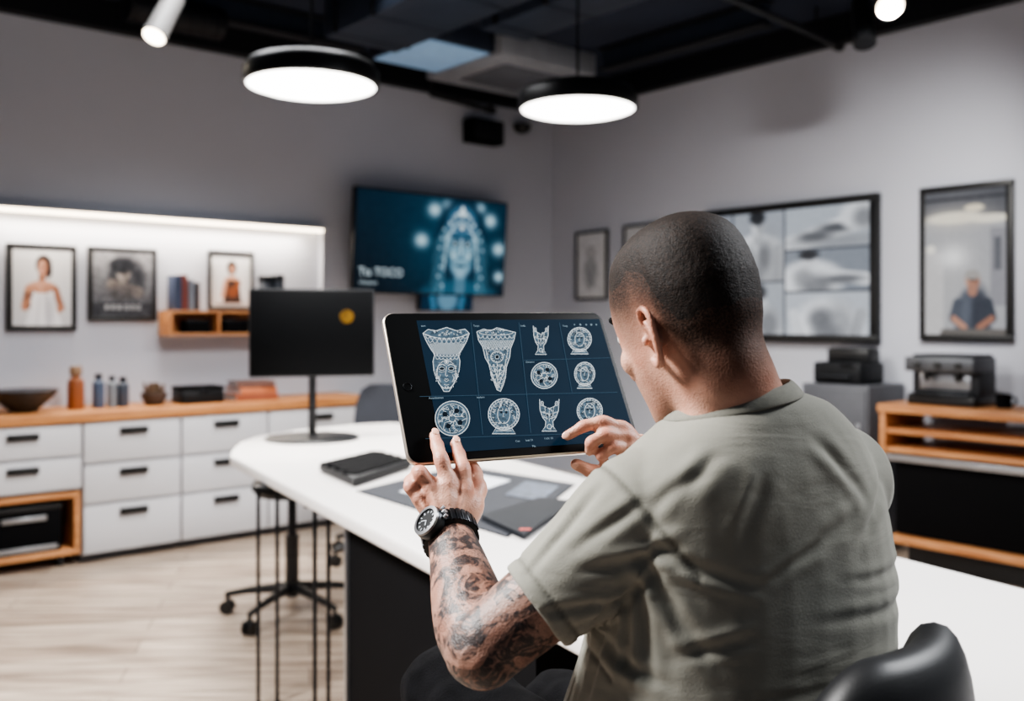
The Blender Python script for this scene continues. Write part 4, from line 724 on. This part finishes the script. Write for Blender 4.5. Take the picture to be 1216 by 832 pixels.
# relax the neck, nape and scalp so that no seams of the construction show
ed=np.zeros(len(bme.edges)*2,np.int32); bme.edges.foreach_get('vertices',ed); ed=ed.reshape(-1,2); deg=np.bincount(ed.ravel(),minlength=nv)[:,None]
def relax(wt,it):
    global co
    for _ in range(it):
        s=np.stack([np.bincount(ed[:,0],co[ed[:,1],k],nv)+np.bincount(ed[:,1],co[ed[:,0],k],nv) for k in range(3)],1)/np.maximum(deg,1)
        co=co+(s-co)*wt[:,None]
nearhead=(np.linalg.norm(co-np.array(HC),axis=1)<.19)
wneck=np.clip((-.030-hl[:,2])/.03,0,1)*np.clip((.035-hl[:,1])/.03,0,1)*np.clip((co[:,2]-1.30)/.02,0,1)*nearhead
wneck*=1-(np.abs(hl[:,0])>.072)*(hl[:,2]>-.066)*(hl[:,1]>-.045)
wscalp=np.clip((hl[:,2]-.02)/.02,0,1)*nearhead
relax(np.maximum(wneck*.9,wscalp*.5),90)
bme.vertices.foreach_set('co',(co-np.array(PO)).ravel().astype(np.float32)); bme.update()
hl=np.c_[co,np.ones(nv)]@np.array(HI).T
line=np.interp(hl[:,1],[-.2,-.060,-.045,-.034,-.024,.002,.014,.030,.045,.060,.075,.09,.2],[-.142,-.140,-.122,-.090,-.048,-.022,-.030,-.032,-.026,-.010,.016,.038,.055])
wid=np.interp(hl[:,1],[-.2,-.07,-.03,.0,.03,.07,.2],[.125,.12,.10,.09,.09,.075,.06])
near_h=(np.abs(hl[:,0])<.12)&(np.abs(hl[:,1])<.13)&(hl[:,2]>-.16)
jit=np.zeros(nv)
for i in np.nonzero(near_h)[0]: q=Vector(hl[i,:3]); jit[i]=noise.noise(q*30)*.005+noise.noise(q*90)*.003
ext=(hl[:,2]-line+.004+jit)/wid; raw=np.clip(ext,0,1); hval=.7*raw+.3*raw*raw*(3-2*raw); hval[~near_h]=0; ext[~near_h]=0
ea=np.clip((np.abs(hl[:,0])-.0800)/.003,0,1)*np.clip((.014-hl[:,2])/.006,0,1)*(hl[:,1]>-.048)*(hl[:,1]<.012); hval*=1-ea
hmix=1-(1-hval)**1.9      # an even fade to the eye from skin to dark stubble
beard=np.clip((-.03-hl[:,2])/.03,0,1)*np.clip((hl[:,1]-.012)/.02,0,1)*np.clip((hl[:,2]+.135)/.02,0,1)*.35
beard[(np.abs(hl[:,0])>.1)|(hl[:,1]>.15)]=0
def seg(P,A,B):
    A=np.array(A);B=np.array(B);d=B-A;t=((P-A)@d)/(d@d); q=A+np.clip(t,0,1)[:,None]*d; return np.linalg.norm(P-q,axis=1),t
d1,t1=seg(co,EL,WL); d2,t2=seg(co,SL,EL)
tat=np.maximum(np.clip((.075-d1)/.01,0,1)*np.clip((.95-t1)/.05,0,1),np.clip((.075-d2)/.01,0,1)*np.clip((t2-.4)/.05,0,1)); tat[co[:,0]>.13]=0
red=np.zeros(nv); hm_=(co[:,1]>1.15)&(co[:,2]>1.17)
for j in JT: red[hm_]=np.maximum(red[hm_],np.exp(-(np.linalg.norm(co[hm_]-np.array(j),axis=1)/.0125)**4))
red=np.maximum(red,.5*(np.abs(hl[:,0])>.083)*(hl[:,2]<.012)*nearhead)
for nm,arr in (('hair',np.maximum(np.clip(hmix,0,1),beard)),('tattoo',tat),('flush',red)):
    at=bme.attributes.new(nm,'FLOAT','POINT'); at.data.foreach_set('value',arr.astype(np.float32))
def skin_mat(hair=False):
    m=bpy.data.materials.new('skin' if not hair else 'cropped_hair'); m.use_nodes=True; nt=m.node_tree; N=nt.nodes; L=nt.links; b=N['Principled BSDF']
    tc=N.new('ShaderNodeTexCoord')
    def nz(sc,det=4,dist=0): n=N.new('ShaderNodeTexNoise'); n.inputs['Scale'].default_value=sc; n.inputs['Detail'].default_value=det; n.inputs['Distortion'].default_value=dist; L.new(tc.outputs['Object'],n.inputs['Vector']); return n
    def ramp(src,a,ca,b_,cb): r=N.new('ShaderNodeValToRGB'); r.color_ramp.elements[0].position=a; r.color_ramp.elements[0].color=ca; r.color_ramp.elements[1].position=b_; r.color_ramp.elements[1].color=cb; L.new(src,r.inputs['Fac']); return r
    def mix(f,a,b_,bt='MIX'): x=N.new('ShaderNodeMixRGB'); x.blend_type=bt; L.new(f,x.inputs['Fac']); (L.new(a,x.inputs['Color1']) if not isinstance(a,tuple) else setattr(x.inputs['Color1'],'default_value',a)); (L.new(b_,x.inputs['Color2']) if not isinstance(b_,tuple) else setattr(x.inputs['Color2'],'default_value',b_)); return x
    def mul(a,b_): x=N.new('ShaderNodeMath'); x.operation='MULTIPLY'; L.new(a,x.inputs[0]); (L.new(b_,x.inputs[1]) if not isinstance(b_,float) else setattr(x.inputs[1],'default_value',b_)); return x
    def mx(a,b_): x=N.new('ShaderNodeMath'); x.operation='MAXIMUM'; L.new(a,x.inputs[0]); L.new(b_,x.inputs[1]); return x
    g=lambda v:(v,v,v,1)
    hc=ramp(nz(340,3,.3).outputs['Fac'],.35,(*lin((17,13,11)),1),.68,(*lin((42,32,27)),1))
    bp=N.new('ShaderNodeBump'); bp.inputs['Distance'].default_value=.002; L.new(bp.outputs['Normal'],b.inputs['Normal'])
    if hair:
        L.new(hc.outputs['Color'],b.inputs['Base Color']); bp.inputs['Strength'].default_value=.5; L.new(nz(560,3).outputs['Fac'],bp.inputs['Height'])
        b.inputs['Roughness'].default_value=.65; b.inputs['Specular IOR Level'].default_value=.2; return m
    sk_=ramp(nz(22,5).outputs['Fac'],.3,(*lin((178,126,105)),1),.7,(*lin((203,157,136)),1))
    ah=N.new('ShaderNodeAttribute'); ah.attribute_name='hair'; at=N.new('ShaderNodeAttribute'); at.attribute_name='tattoo'; af=N.new('ShaderNodeAttribute'); af.attribute_name='flush'
    s2=mix(mul(af.outputs['Fac'],.55).outputs[0],sk_.outputs['Color'],(*lin((174,102,83)),1))
    st=ramp(nz(560,2).outputs['Fac'],.38,g(.92),.6,g(1)); hm=mul(ah.outputs['Fac'],st.outputs['Color'])
    c1=mix(hm.outputs[0],s2.outputs['Color'],hc.outputs['Color'])
    # ink: dark shaded motifs that feather into the skin, fine outlines, inner shading and a grey wash
    big=nz(16,4,2.0); i1=ramp(big.outputs['Fac'],.43,g(0),.485,g(1)); i2=ramp(nz(54,4,2.2).outputs['Fac'],.36,g(.6),.54,g(1))
    edge=ramp(big.outputs['Fac'],.405,g(0),.420,g(.95)); edge.color_ramp.elements.new(.436).color=g(0)
    i3=ramp(nz(34,3,3.5).outputs['Fac'],.483,g(0),.497,g(.95)); i3.color_ramp.elements.new(.514).color=g(0)
    i4=ramp(nz(70,2,2.5).outputs['Fac'],.43,g(0),.44,g(.6)); i4.color_ramp.elements.new(.45).color=g(0)
    wash=ramp(nz(12,3,1.).outputs['Fac'],.38,g(.26),.6,g(.62))
    ink=mul(i1.outputs['Color'],i2.outputs['Color'])
    tot=mx(mx(mx(ink.outputs[0],edge.outputs['Color']).outputs[0],i4.outputs['Color']).outputs[0],mx(i3.outputs['Color'],wash.outputs['Color']).outputs[0])
    im=mul(mul(tot.outputs[0],at.outputs['Fac']).outputs[0],.96); c2=mix(im.outputs[0],c1.outputs['Color'],(*lin((20,22,26)),1))
    L.new(c2.outputs['Color'],b.inputs['Base Color']); b.inputs['Subsurface Weight'].default_value=.05; b.inputs['Subsurface Radius'].default_value=(.012,.004,.002); b.inputs['Subsurface Scale'].default_value=.3
    rg=ramp(ah.outputs['Fac'],0.,g(.5),.8,g(.68)); L.new(rg.outputs['Color'],b.inputs['Roughness']); sg=ramp(ah.outputs['Fac'],0.,g(.45),.7,g(.16)); L.new(sg.outputs['Color'],b.inputs['Specular IOR Level'])
    bp.inputs['Strength'].default_value=.2
    vo=N.new('ShaderNodeTexVoronoi'); vo.inputs['Scale'].default_value=430; L.new(tc.outputs['Object'],vo.inputs['Vector']); ad=N.new('ShaderNodeMath'); ad.operation='ADD'; L.new(vo.outputs['Distance'],ad.inputs[0]); L.new(nz(120,4).outputs['Fac'],ad.inputs[1]); L.new(ad.outputs[0],bp.inputs['Height'])
    return m
M['skin']=skin_mat()
ob=link('body',bme,M['skin'],man,True,180)
# close-cropped hair: a thin shell grown from the scalp, fading into stubble
nr=np.zeros(nv*3,np.float32); bme.vertices.foreach_get('normal',nr); nr=nr.reshape(-1,3)
sel=hval>.94; idx=-np.ones(nv,int); idx[sel]=np.arange(sel.sum())
gr=np.clip((ext-.97)/.45,0,1); off=-.0004+.0024*gr+np.random.randn(nv)*.00018*gr
hp=(co-np.array(PO)+nr*off[:,None])[sel]; pv=np.zeros(len(bme.loops),np.int32); bme.loops.foreach_get('vertex_index',pv); ls=np.zeros(len(bme.polygons),np.int32); bme.polygons.foreach_get('loop_start',ls); lt=np.zeros(len(bme.polygons),np.int32); bme.polygons.foreach_get('loop_total',lt)
qd=pv[ls[lt==4][:,None]+np.arange(4)[None,:]]; qd=qd[sel[qd].all(1)]
hm=bpy.data.meshes.new('hair'); hm.from_pydata(hp.tolist(),[],idx[qd].tolist())
link('hair',hm,skin_mat(True),man,True,180)
for k in (-1,1):
    e=MB(); e.ell((k*.031,.079,.006),(.0125,.0125,.0125),T=HM); e=e.build('eye',mat('eye_white',(220,216,210),.2),man,org=PO,ang=180)
    e2=MB(); e2.ell((k*.031,.0905,.005),(.0055,.0025,.0055),T=HM); e2.build('iris',mat('iris_brown',(60,40,28),.2),e,org=PO,ang=180)
    MB().tube([hv(k*.014,.099,.029),hv(k*.032,.094,.036),hv(k*.05,.076,.031)],[.003,.0042,.002],n=8).build('eyebrow',M['matblack'],man,org=PO)
M['nail']=mat('fingernail',(214,166,146),.25)
def nail(P,toward):
    a=(P[-1]-P[-2]).normalized(); n_=(Vector(toward)-a*Vector(toward).dot(a)).normalized(); b=a.cross(n_); c_=P[-1]+n_*.0066+a*.001
    T=Matrix((( b.x,a.x,n_.x,c_.x),(b.y,a.y,n_.y,c_.y),(b.z,a.z,n_.z,c_.z),(0,0,0,1))); m_=MB(); m_.ell((0,0,0),(.0050,.0064,.0016),T=T); m_.build('fingernail',M['nail'],man,org=PO,ang=180)
for P in (L_i,L_m,R_i): nail(P,tn)
nail(R_t,(0,-.8,-.3))
# shirt
sh=MB(); torso(sh,0,.8); HEM=.70
def sleeve(mb,ch,S_,E_,hem,r):
    h=S_.lerp(E_,hem); mb.tube([ch,S_,S_.lerp(E_,hem*.5),S_.lerp(E_,hem*.93)],[.07,r[0],r[1],r[2]],n=32,sub=6,round_=False)
    mb.tube([S_.lerp(E_,hem*.88),h],[r[2]+.0008,r[2]+.0012],n=32,sub=1,round_=False)
sleeve(sh,Vector((.225,1.09,1.225)),SL,EL,HEM,(.071,.062,.0525)); sleeve(sh,Vector((.33,1.135,1.235)),SR,ER,.62,(.071,.064,.055))
sh.tube([Vector((.20,1.05,1.15)),SL.lerp(EL,.2)+Vector((.02,0,-.05))],[.06,.045],n=20)
sme=remesh(sh,'shirt',.0036,12,PO); n=len(sme.vertices); sc_=np.zeros(n*3,np.float32); sme.vertices.foreach_get('co',sc_); sc_=sc_.reshape(-1,3); sn=np.zeros(n*3,np.float32); sme.vertices.foreach_get('normal',sn); sn=sn.reshape(-1,3)
W3=sc_+np.array(PO,np.float32); dsp=np.zeros(n)
dl,tL=seg(W3,SL,EL); dr_,tR=seg(W3,SR,ER); LL=(EL-SL).length; LR=(ER-SR).length
wig=np.zeros(n)
for i in range(n):
    p=Vector(W3[i]); f=noise.noise(p*4.)*.004; wig[i]=noise.noise(p*9.); dsp[i]=f
# drag creases across the back, sleeve and waist (each a soft valley with a ridge beside it)
def crease(A,B,w,dep,back=True):
    A=np.array(A);B=np.array(B);d=B-A; L2=d@d; P=W3; t=((P-A)@d)/L2; q=P-(A+np.clip(t,0,1)[:,None]*d); side_=np.cross(np.broadcast_to(d/math.sqrt(L2),P.shape),sn); s=(q*side_).sum(1)+wig*w*.9; far=np.abs((q*sn).sum(1))
    tp_=np.clip(t/.35,0,1)*np.clip((1-t)/.6,0,1)*((t>0)&(t<1)); tp_=np.sin(tp_*math.pi/2); m=tp_*np.exp(-(far/.05)**2)
    return 1.15*m*(-dep*np.exp(-(s/w)**2)+dep*.75*np.exp(-((s-1.9*w)/(1.1*w))**2)+dep*.35*np.exp(-((s+2.1*w)/(1.2*w))**2))
back=lambda x,y:(lambda d:px(x,y,d))(np.interp(x,[640,700,780,880,980,1065],[1.06,.99,.965,.985,1.03,1.13]))
for a,b,w,dep in (((752,655),(850,790),.0065,.0046),((758,640),(905,700),.006,.0034),((742,675),(775,825),.0065,.0044),((735,690),(720,820),.0055,.0036),((690,770),(810,812),.0055,.0036),((1062,700),(930,740),.006,.0036),((1062,665),(965,690),.005,.0028),((1050,770),(890,800),.006,.0040),((1000,600),(920,670),.007,.0028),((850,530),(800,610),.008,.0028),((960,515),(1010,600),.007,.0030),((1045,560),(990,650),.006,.0032),((770,600),(830,555),.007,.0026),((890,745),(790,785),.0055,.003),((1000,790),(850,826),.0055,.0034),((905,560),(870,650),.007,.0022),((960,640),(880,700),.005,.0026)):
    dsp+=crease(back(*a),back(*b),w,dep)
for a,b,w,dep in ((SL+V(.03,-.06,-.02),SL.lerp(EL,.5)+V(0,-.055,.02),.0055,.0036),(SL+V(.01,-.055,-.045),SL.lerp(EL,.6)+V(.02,-.045,-.035),.0055,.0038),(SL.lerp(EL,.12)+V(-.02,-.03,.05),SL.lerp(EL,.62)+V(-.03,-.04,.03),.0055,.0030),(SL.lerp(EL,.25)+V(.02,-.05,-.04),SL.lerp(EL,.66)+V(-.01,-.055,.0),.005,.0032),(SL.lerp(EL,.05)+V(.0,-.055,.03),SL.lerp(EL,.5)+V(.0,-.05,.04),.005,.0024)): dsp+=crease(a,b,w,dep)
seam_shade=np.zeros(n)
for d_,t_,L_,hem in ((dl,tL,LL,HEM),(dr_,tR,LR,.62)):
    g=t_*L_; msk=(d_<.11)&(t_>0); dsp+=msk*(-.0016*np.exp(-((g-.012)/.0036)**2)+.0010*np.exp(-((g-.020)/.004)**2)-.0018*np.exp(-((g-hem*L_*.88)/.0032)**2))
    seam_shade=np.maximum(seam_shade,msk*(np.exp(-((g-.012)/.0030)**2)+.8*np.exp(-((g-hem*L_*.885)/.0024)**2)))
sc_=sc_+sn*dsp[:,None].astype(np.float32); sme.vertices.foreach_set('co',sc_.ravel().astype(np.float32)); sme.update()
at=sme.attributes.new('seam_shade','FLOAT','POINT'); at.data.foreach_set('value',np.clip(seam_shade,0,1).astype(np.float32))
def jersey(name,c,rib=False):
    m=mat(name,c,.9,var=.06,vs=160 if rib else 11,spec=.15); nt=m.node_tree; N=nt.nodes; L=nt.links; b=N['Principled BSDF']; src=b.inputs['Base Color'].links[0].from_socket
    at=N.new('ShaderNodeAttribute'); at.attribute_name='seam_shade'; mx=N.new('ShaderNodeMixRGB'); mx.blend_type='MULTIPLY'; mx.inputs['Color2'].default_value=(.5,.5,.49,1); L.new(at.outputs['Fac'],mx.inputs['Fac']); L.new(src,mx.inputs['Color1']); L.new(mx.outputs['Color'],b.inputs['Base Color'])  # shade of the seam and hem grooves darkened into the jersey colour
    b.inputs['Sheen Weight'].default_value=.1
    tc=N.new('ShaderNodeTexCoord'); n1=N.new('ShaderNodeTexNoise'); n1.inputs['Scale'].default_value=700; L.new(tc.outputs['Object'],n1.inputs['Vector']); b1=N.new('ShaderNodeBump'); b1.inputs['Strength'].default_value=.22; b1.inputs['Distance'].default_value=.003; L.new(n1.outputs['Fac'],b1.inputs['Height'])
    mp=N.new('ShaderNodeMapping'); mp.inputs['Rotation'].default_value=(0,R(28),R(-20)); mp.inputs['Scale'].default_value=(4,4,12); n2=N.new('ShaderNodeTexNoise'); n2.inputs['Scale'].default_value=1.6; n2.inputs['Detail'].default_value=2.5; n2.inputs['Distortion'].default_value=.7
    L.new(tc.outputs['Object'],mp.inputs['Vector']); L.new(mp.outputs['Vector'],n2.inputs['Vector']); b2=N.new('ShaderNodeBump'); b2.inputs['Strength'].default_value=.25; b2.inputs['Distance'].default_value=.02; L.new(n2.outputs['Fac'],b2.inputs['Height']); L.new(b1.outputs['Normal'],b2.inputs['Normal']); L.new(b2.outputs['Normal'],b.inputs['Normal'])
    return m
M['shirt']=jersey('sage_grey_jersey',(131,130,121)); link('shirt',sme,M['shirt'],man,True,180)
M['shirt2']=jersey('collar_rib_jersey',(120,119,110),True)
cb=MB(); rings=[]
for j in range(65):
    a=2*math.pi*j/64; dr=rt_*math.cos(a)+fw*math.sin(a); c_=Vector((.254,1.096,1.3615))+rt_*math.cos(a)*.0725+fw*math.sin(a)*.070+UZ*(.19*(.0725*math.cos(a))-.095*.070*math.sin(a))
    ring=[]
    for q in range(14):
        b=2*math.pi*q/14; ring.append(c_+dr*(.0032*math.cos(b)-.0072*math.sin(b))+UZ*(.0085*math.sin(b)))
    rings.append(ring)
cb.loft(rings,cap=False); cb.build('collar',M['shirt2'],man,org=PO,ang=180)
tr=MB(); rings=[]
for z,g in ((.70,-.03),(.74,-.008),(.80,.0),(.86,.0)): rings.append(sect(z,(.265,1.085),.182+g,.138+g))
tr.loft(rings)
for a,k,n_ in ((HL,KL,AL),(HR,KR,AR)):
    tr.tube([a,a.lerp(k,.35),a.lerp(k,.75),k],[.092,.088,.077,.068],n=26); tr.tube([k,k.lerp(n_,.3),k.lerp(n_,.7),n_],[.066,.066,.057,.05],n=24)
tme=remesh(tr,'trousers',.006,6,PO)
for v in tme.vertices: v.co+=v.normal*(noise.noise((v.co+PO)*16)*.006+noise.noise((v.co+PO)*34)*.003)
link('trousers',tme,mat('black_denim',(9,9,11),.95,var=.35,vs=40,bump=.4,bs=300,spec=.08),man,True,180)
for a,k in ((AL,Vector((-.5,.75,0)).normalized()),(AR,Vector((-.35,.85,0)).normalized())):
    b=MB()
    b.tube([a+UZ*.02,a-UZ*.02],[.042,.044],n=18); b.tube([a-k*.03+UZ*(-.04),a+k*.06+UZ*(-.045),a+k*.15+UZ*(-.052),a+k*.19+UZ*(-.056)],[.037,.04,.037,.028],n=20)
    m_=remesh(b,'shoe',.005,6,PO); link('shoe',m_,M['leather'],man,True,180)
# wristwatch
ax=(WL-EL).normalized(); wc=WL-ax*.006; wn=Vector((-.56,-.72,.40)); wn=(wn-ax*wn.dot(ax)).normalized(); wb=ax.cross(wn)
o=thing('wristwatch','black wristwatch with dark dial on the tattooed left wrist','watch',wc)
mb=MB(); ring=[]
for j in range(48):
    a=2*math.pi*j/48; dr=wn*math.cos(a)+wb*math.sin(a); ring.append([wc+dr*.0300-ax*.0115,wc+dr*.0345-ax*.0105,wc+dr*.0345+ax*.0105,wc+dr*.0300+ax*.0115])
ring.append(ring[0]); mb.loft(ring,cap=False); mb.build('strap',M['leather'],o,org=wc)
TT=Matrix(((wb.x,ax.x,wn.x,wc.x),(wb.y,ax.y,wn.y,wc.y),(wb.z,ax.z,wn.z,wc.z),(0,0,0,1)))
k9=.88; zq=lambda r,z:(r*k9,z)
MB().lathe([zq(*v) for v in ((.001,.027),(.0215,.027),(.0235,.030),(.0238,.038),(.0225,.0410),(.001,.0410))],n=40,T=TT).build('case',M['dkmetal'],o,org=wc)
bz=MB(); prof=[zq(*v) for v in ((.0168,.0410),(.0226,.0410),(.0222,.0440),(.0175,.0444))]; rr=[[TT@Vector((r_*math.cos(2*math.pi*j/48),r_*math.sin(2*math.pi*j/48),z_)) for r_,z_ in prof] for j in range(49)]; bz.loft(rr,cap=False); bz.build('bezel',mat('watch_bezel',(110,110,112),.35,.9),o,org=wc)
MB().lathe([zq(*v) for v in ((.001,.0409),(.0172,.0409),(.0172,.0420),(.001,.0420))],n=36,T=TT).build('dial',M['screenblack'],o,org=wc)
for i in range(12):
    a=2*math.pi*i/12; q=MB(); q.box((0,.0120,.0422),(.0012 if i%3 else .002,.0030,.0006),0,T=TT@Matrix.Rotation(a,4,'Z')); q.build('hour_mark',M['acwhite'],o,org=wc)
for sz,ag in (((.0012,.0095,.0006),.9),((.0016,.0065,.0006),2.6)): q=MB(); q.box((0,sz[1]/2,.0425),sz,0,T=TT@Matrix.Rotation(ag,4,'Z')); q.build('hand',M['acwhite'],o,org=wc)
for yy in (-.008,0,.008): MB().cyl(TT@Vector((.0205,yy,.0335)),TT@Vector((.0250,yy,.0335)),.0030 if yy==0 else .0022,n=12).build('crown' if yy==0 else 'button',M['metal'],o,org=wc)
for sx in (-1,1):
    for t in (38,50,62,74,86,98,110):
        q=MB(); a=R(t*sx); dr=wn*math.cos(a)+wb*math.sin(a); tg=-wn*math.sin(a)+wb*math.cos(a); c_=wc+dr*.0350
        T2=Matrix(((tg.x,ax.x,dr.x,c_.x),(tg.y,ax.y,dr.y,c_.y),(tg.z,ax.z,dr.z,c_.z),(0,0,0,1))); q.box((0,0,0),(.0058,.0205,.0030),.0008,T=T2); q.build('strap_link',M['dkmetal'],o,org=wc)
# ------------------------------------------------------------------ bar stool under the man
c0=Vector((.268,1.08,0)); o=thing('bar_stool','black leather bar stool with curved padded back under seated man','stool',c0)
MB().lathe([(.001,0),(.22,0),(.225,.008),(.2,.02),(.05,.035),(.001,.04)],n=48).build('base',M['dkmetal'],o); MB().cyl((0,0,.03),(0,0,.62),.028,n=20).build('column',M['dkmetal'],o)
MB().lathe([(.06,.6),(.165,.61),(.195,.635),(.195,.675),(.17,.70),(.001,.705)],n=48).build('seat',M['leather'],o)
mb=MB(); P=[(.215*math.cos(2*math.pi*j/40),.215*math.sin(2*math.pi*j/40),.36) for j in range(41)]; mb.tube(P,.011,n=10,sub=1,round_=False); [mb.cyl((.02*math.cos(a),.02*math.sin(a),.36),(.215*math.cos(a),.215*math.sin(a),.36),.009,n=8) for a in (.3,2.4,4.5)]; mb.build('foot_ring',M['metal'],o)
rings=[]; A0,A1=R(8),R(-96)
for j in range(57):
    t=j/56; a=A0+(A1-A0)*t; e=min(t,1-t)/.30; s=math.sqrt(max(1-(1-min(e,1))**2,.0009)); ring=[]
    for q in range(28):
        b=2*math.pi*q/28; cr=math.copysign(abs(math.cos(b))**.8,math.cos(b))*.043*min(1,s*1.2); cz=math.copysign(abs(math.sin(b))**.8,math.sin(b))*.17*s
        rr=.194+cr; ring.append(Vector((rr*math.cos(a),rr*math.sin(a),.962+cz)))
    rings.append(ring)
MB().loft(rings).build('backrest',M['leather'],o,ang=180)
for a in (R(-25),R(-62)): MB().tube([(.13*math.cos(a),.13*math.sin(a),.625),(.19*math.cos(a),.19*math.sin(a),.64),(.205*math.cos(a),.205*math.sin(a),.8),(.205*math.cos(a),.205*math.sin(a),.93)],.012,n=10,sub=4).build('back_post',M['dkmetal'],o)
# ------------------------------------------------------------------ lights, world, camera
area('added_fill_light',(-2.2,1.4,3.3),(R(6),R(-34),0),.8,.8,175,(1,.98,.96),105); area('added_fill_light',(2.6,1.9,3.3),(R(3),R(30),0),.8,.8,96,(.95,.97,1),110)  # unseen lamps added as general fill, no fixtures belong to them
area('added_room_fill',(-1.2,5.0,3.45),(0,0,0),1.2,1.2,44,(.98,.98,1),115)  # further added fill lamp without a fixture
w=bpy.data.worlds.new('World'); SC.world=w; w.use_nodes=True; w.node_tree.nodes['Background'].inputs[0].default_value=(.76,.84,1,1); w.node_tree.nodes['Background'].inputs[1].default_value=.17
cam=bpy.data.cameras.new('Camera'); co_=bpy.data.objects.new('Camera',cam); COL.objects.link(co_); co_.location=(0,0,H); co_.rotation_euler=(R(90),0,0)
cam.sensor_width=36; cam.lens=36*F/1216; cam.shift_y=-(416-HY)/1216; cam.clip_start=.05
cam.dof.use_dof=True; cam.dof.focus_distance=1.25; cam.dof.aperture_fstop=3.2
SC.camera=co_
try: SC.view_settings.look='AgX - Medium High Contrast'
except Exception: pass
# turn the whole place so that the room's walls run along the world axes
bpy.context.view_layer.update(); RZ=Matrix.Rotation(-AX['L'][2],4,'Z')
for ob_ in list(bpy.data.objects):
    if ob_.parent is None:
        if ob_.get('kind')=='structure' and ob_.name!='floor': ob_.data.transform(RZ)
        else: ob_.matrix_world=RZ@ob_.matrix_world
bpy.context.view_layer.update()
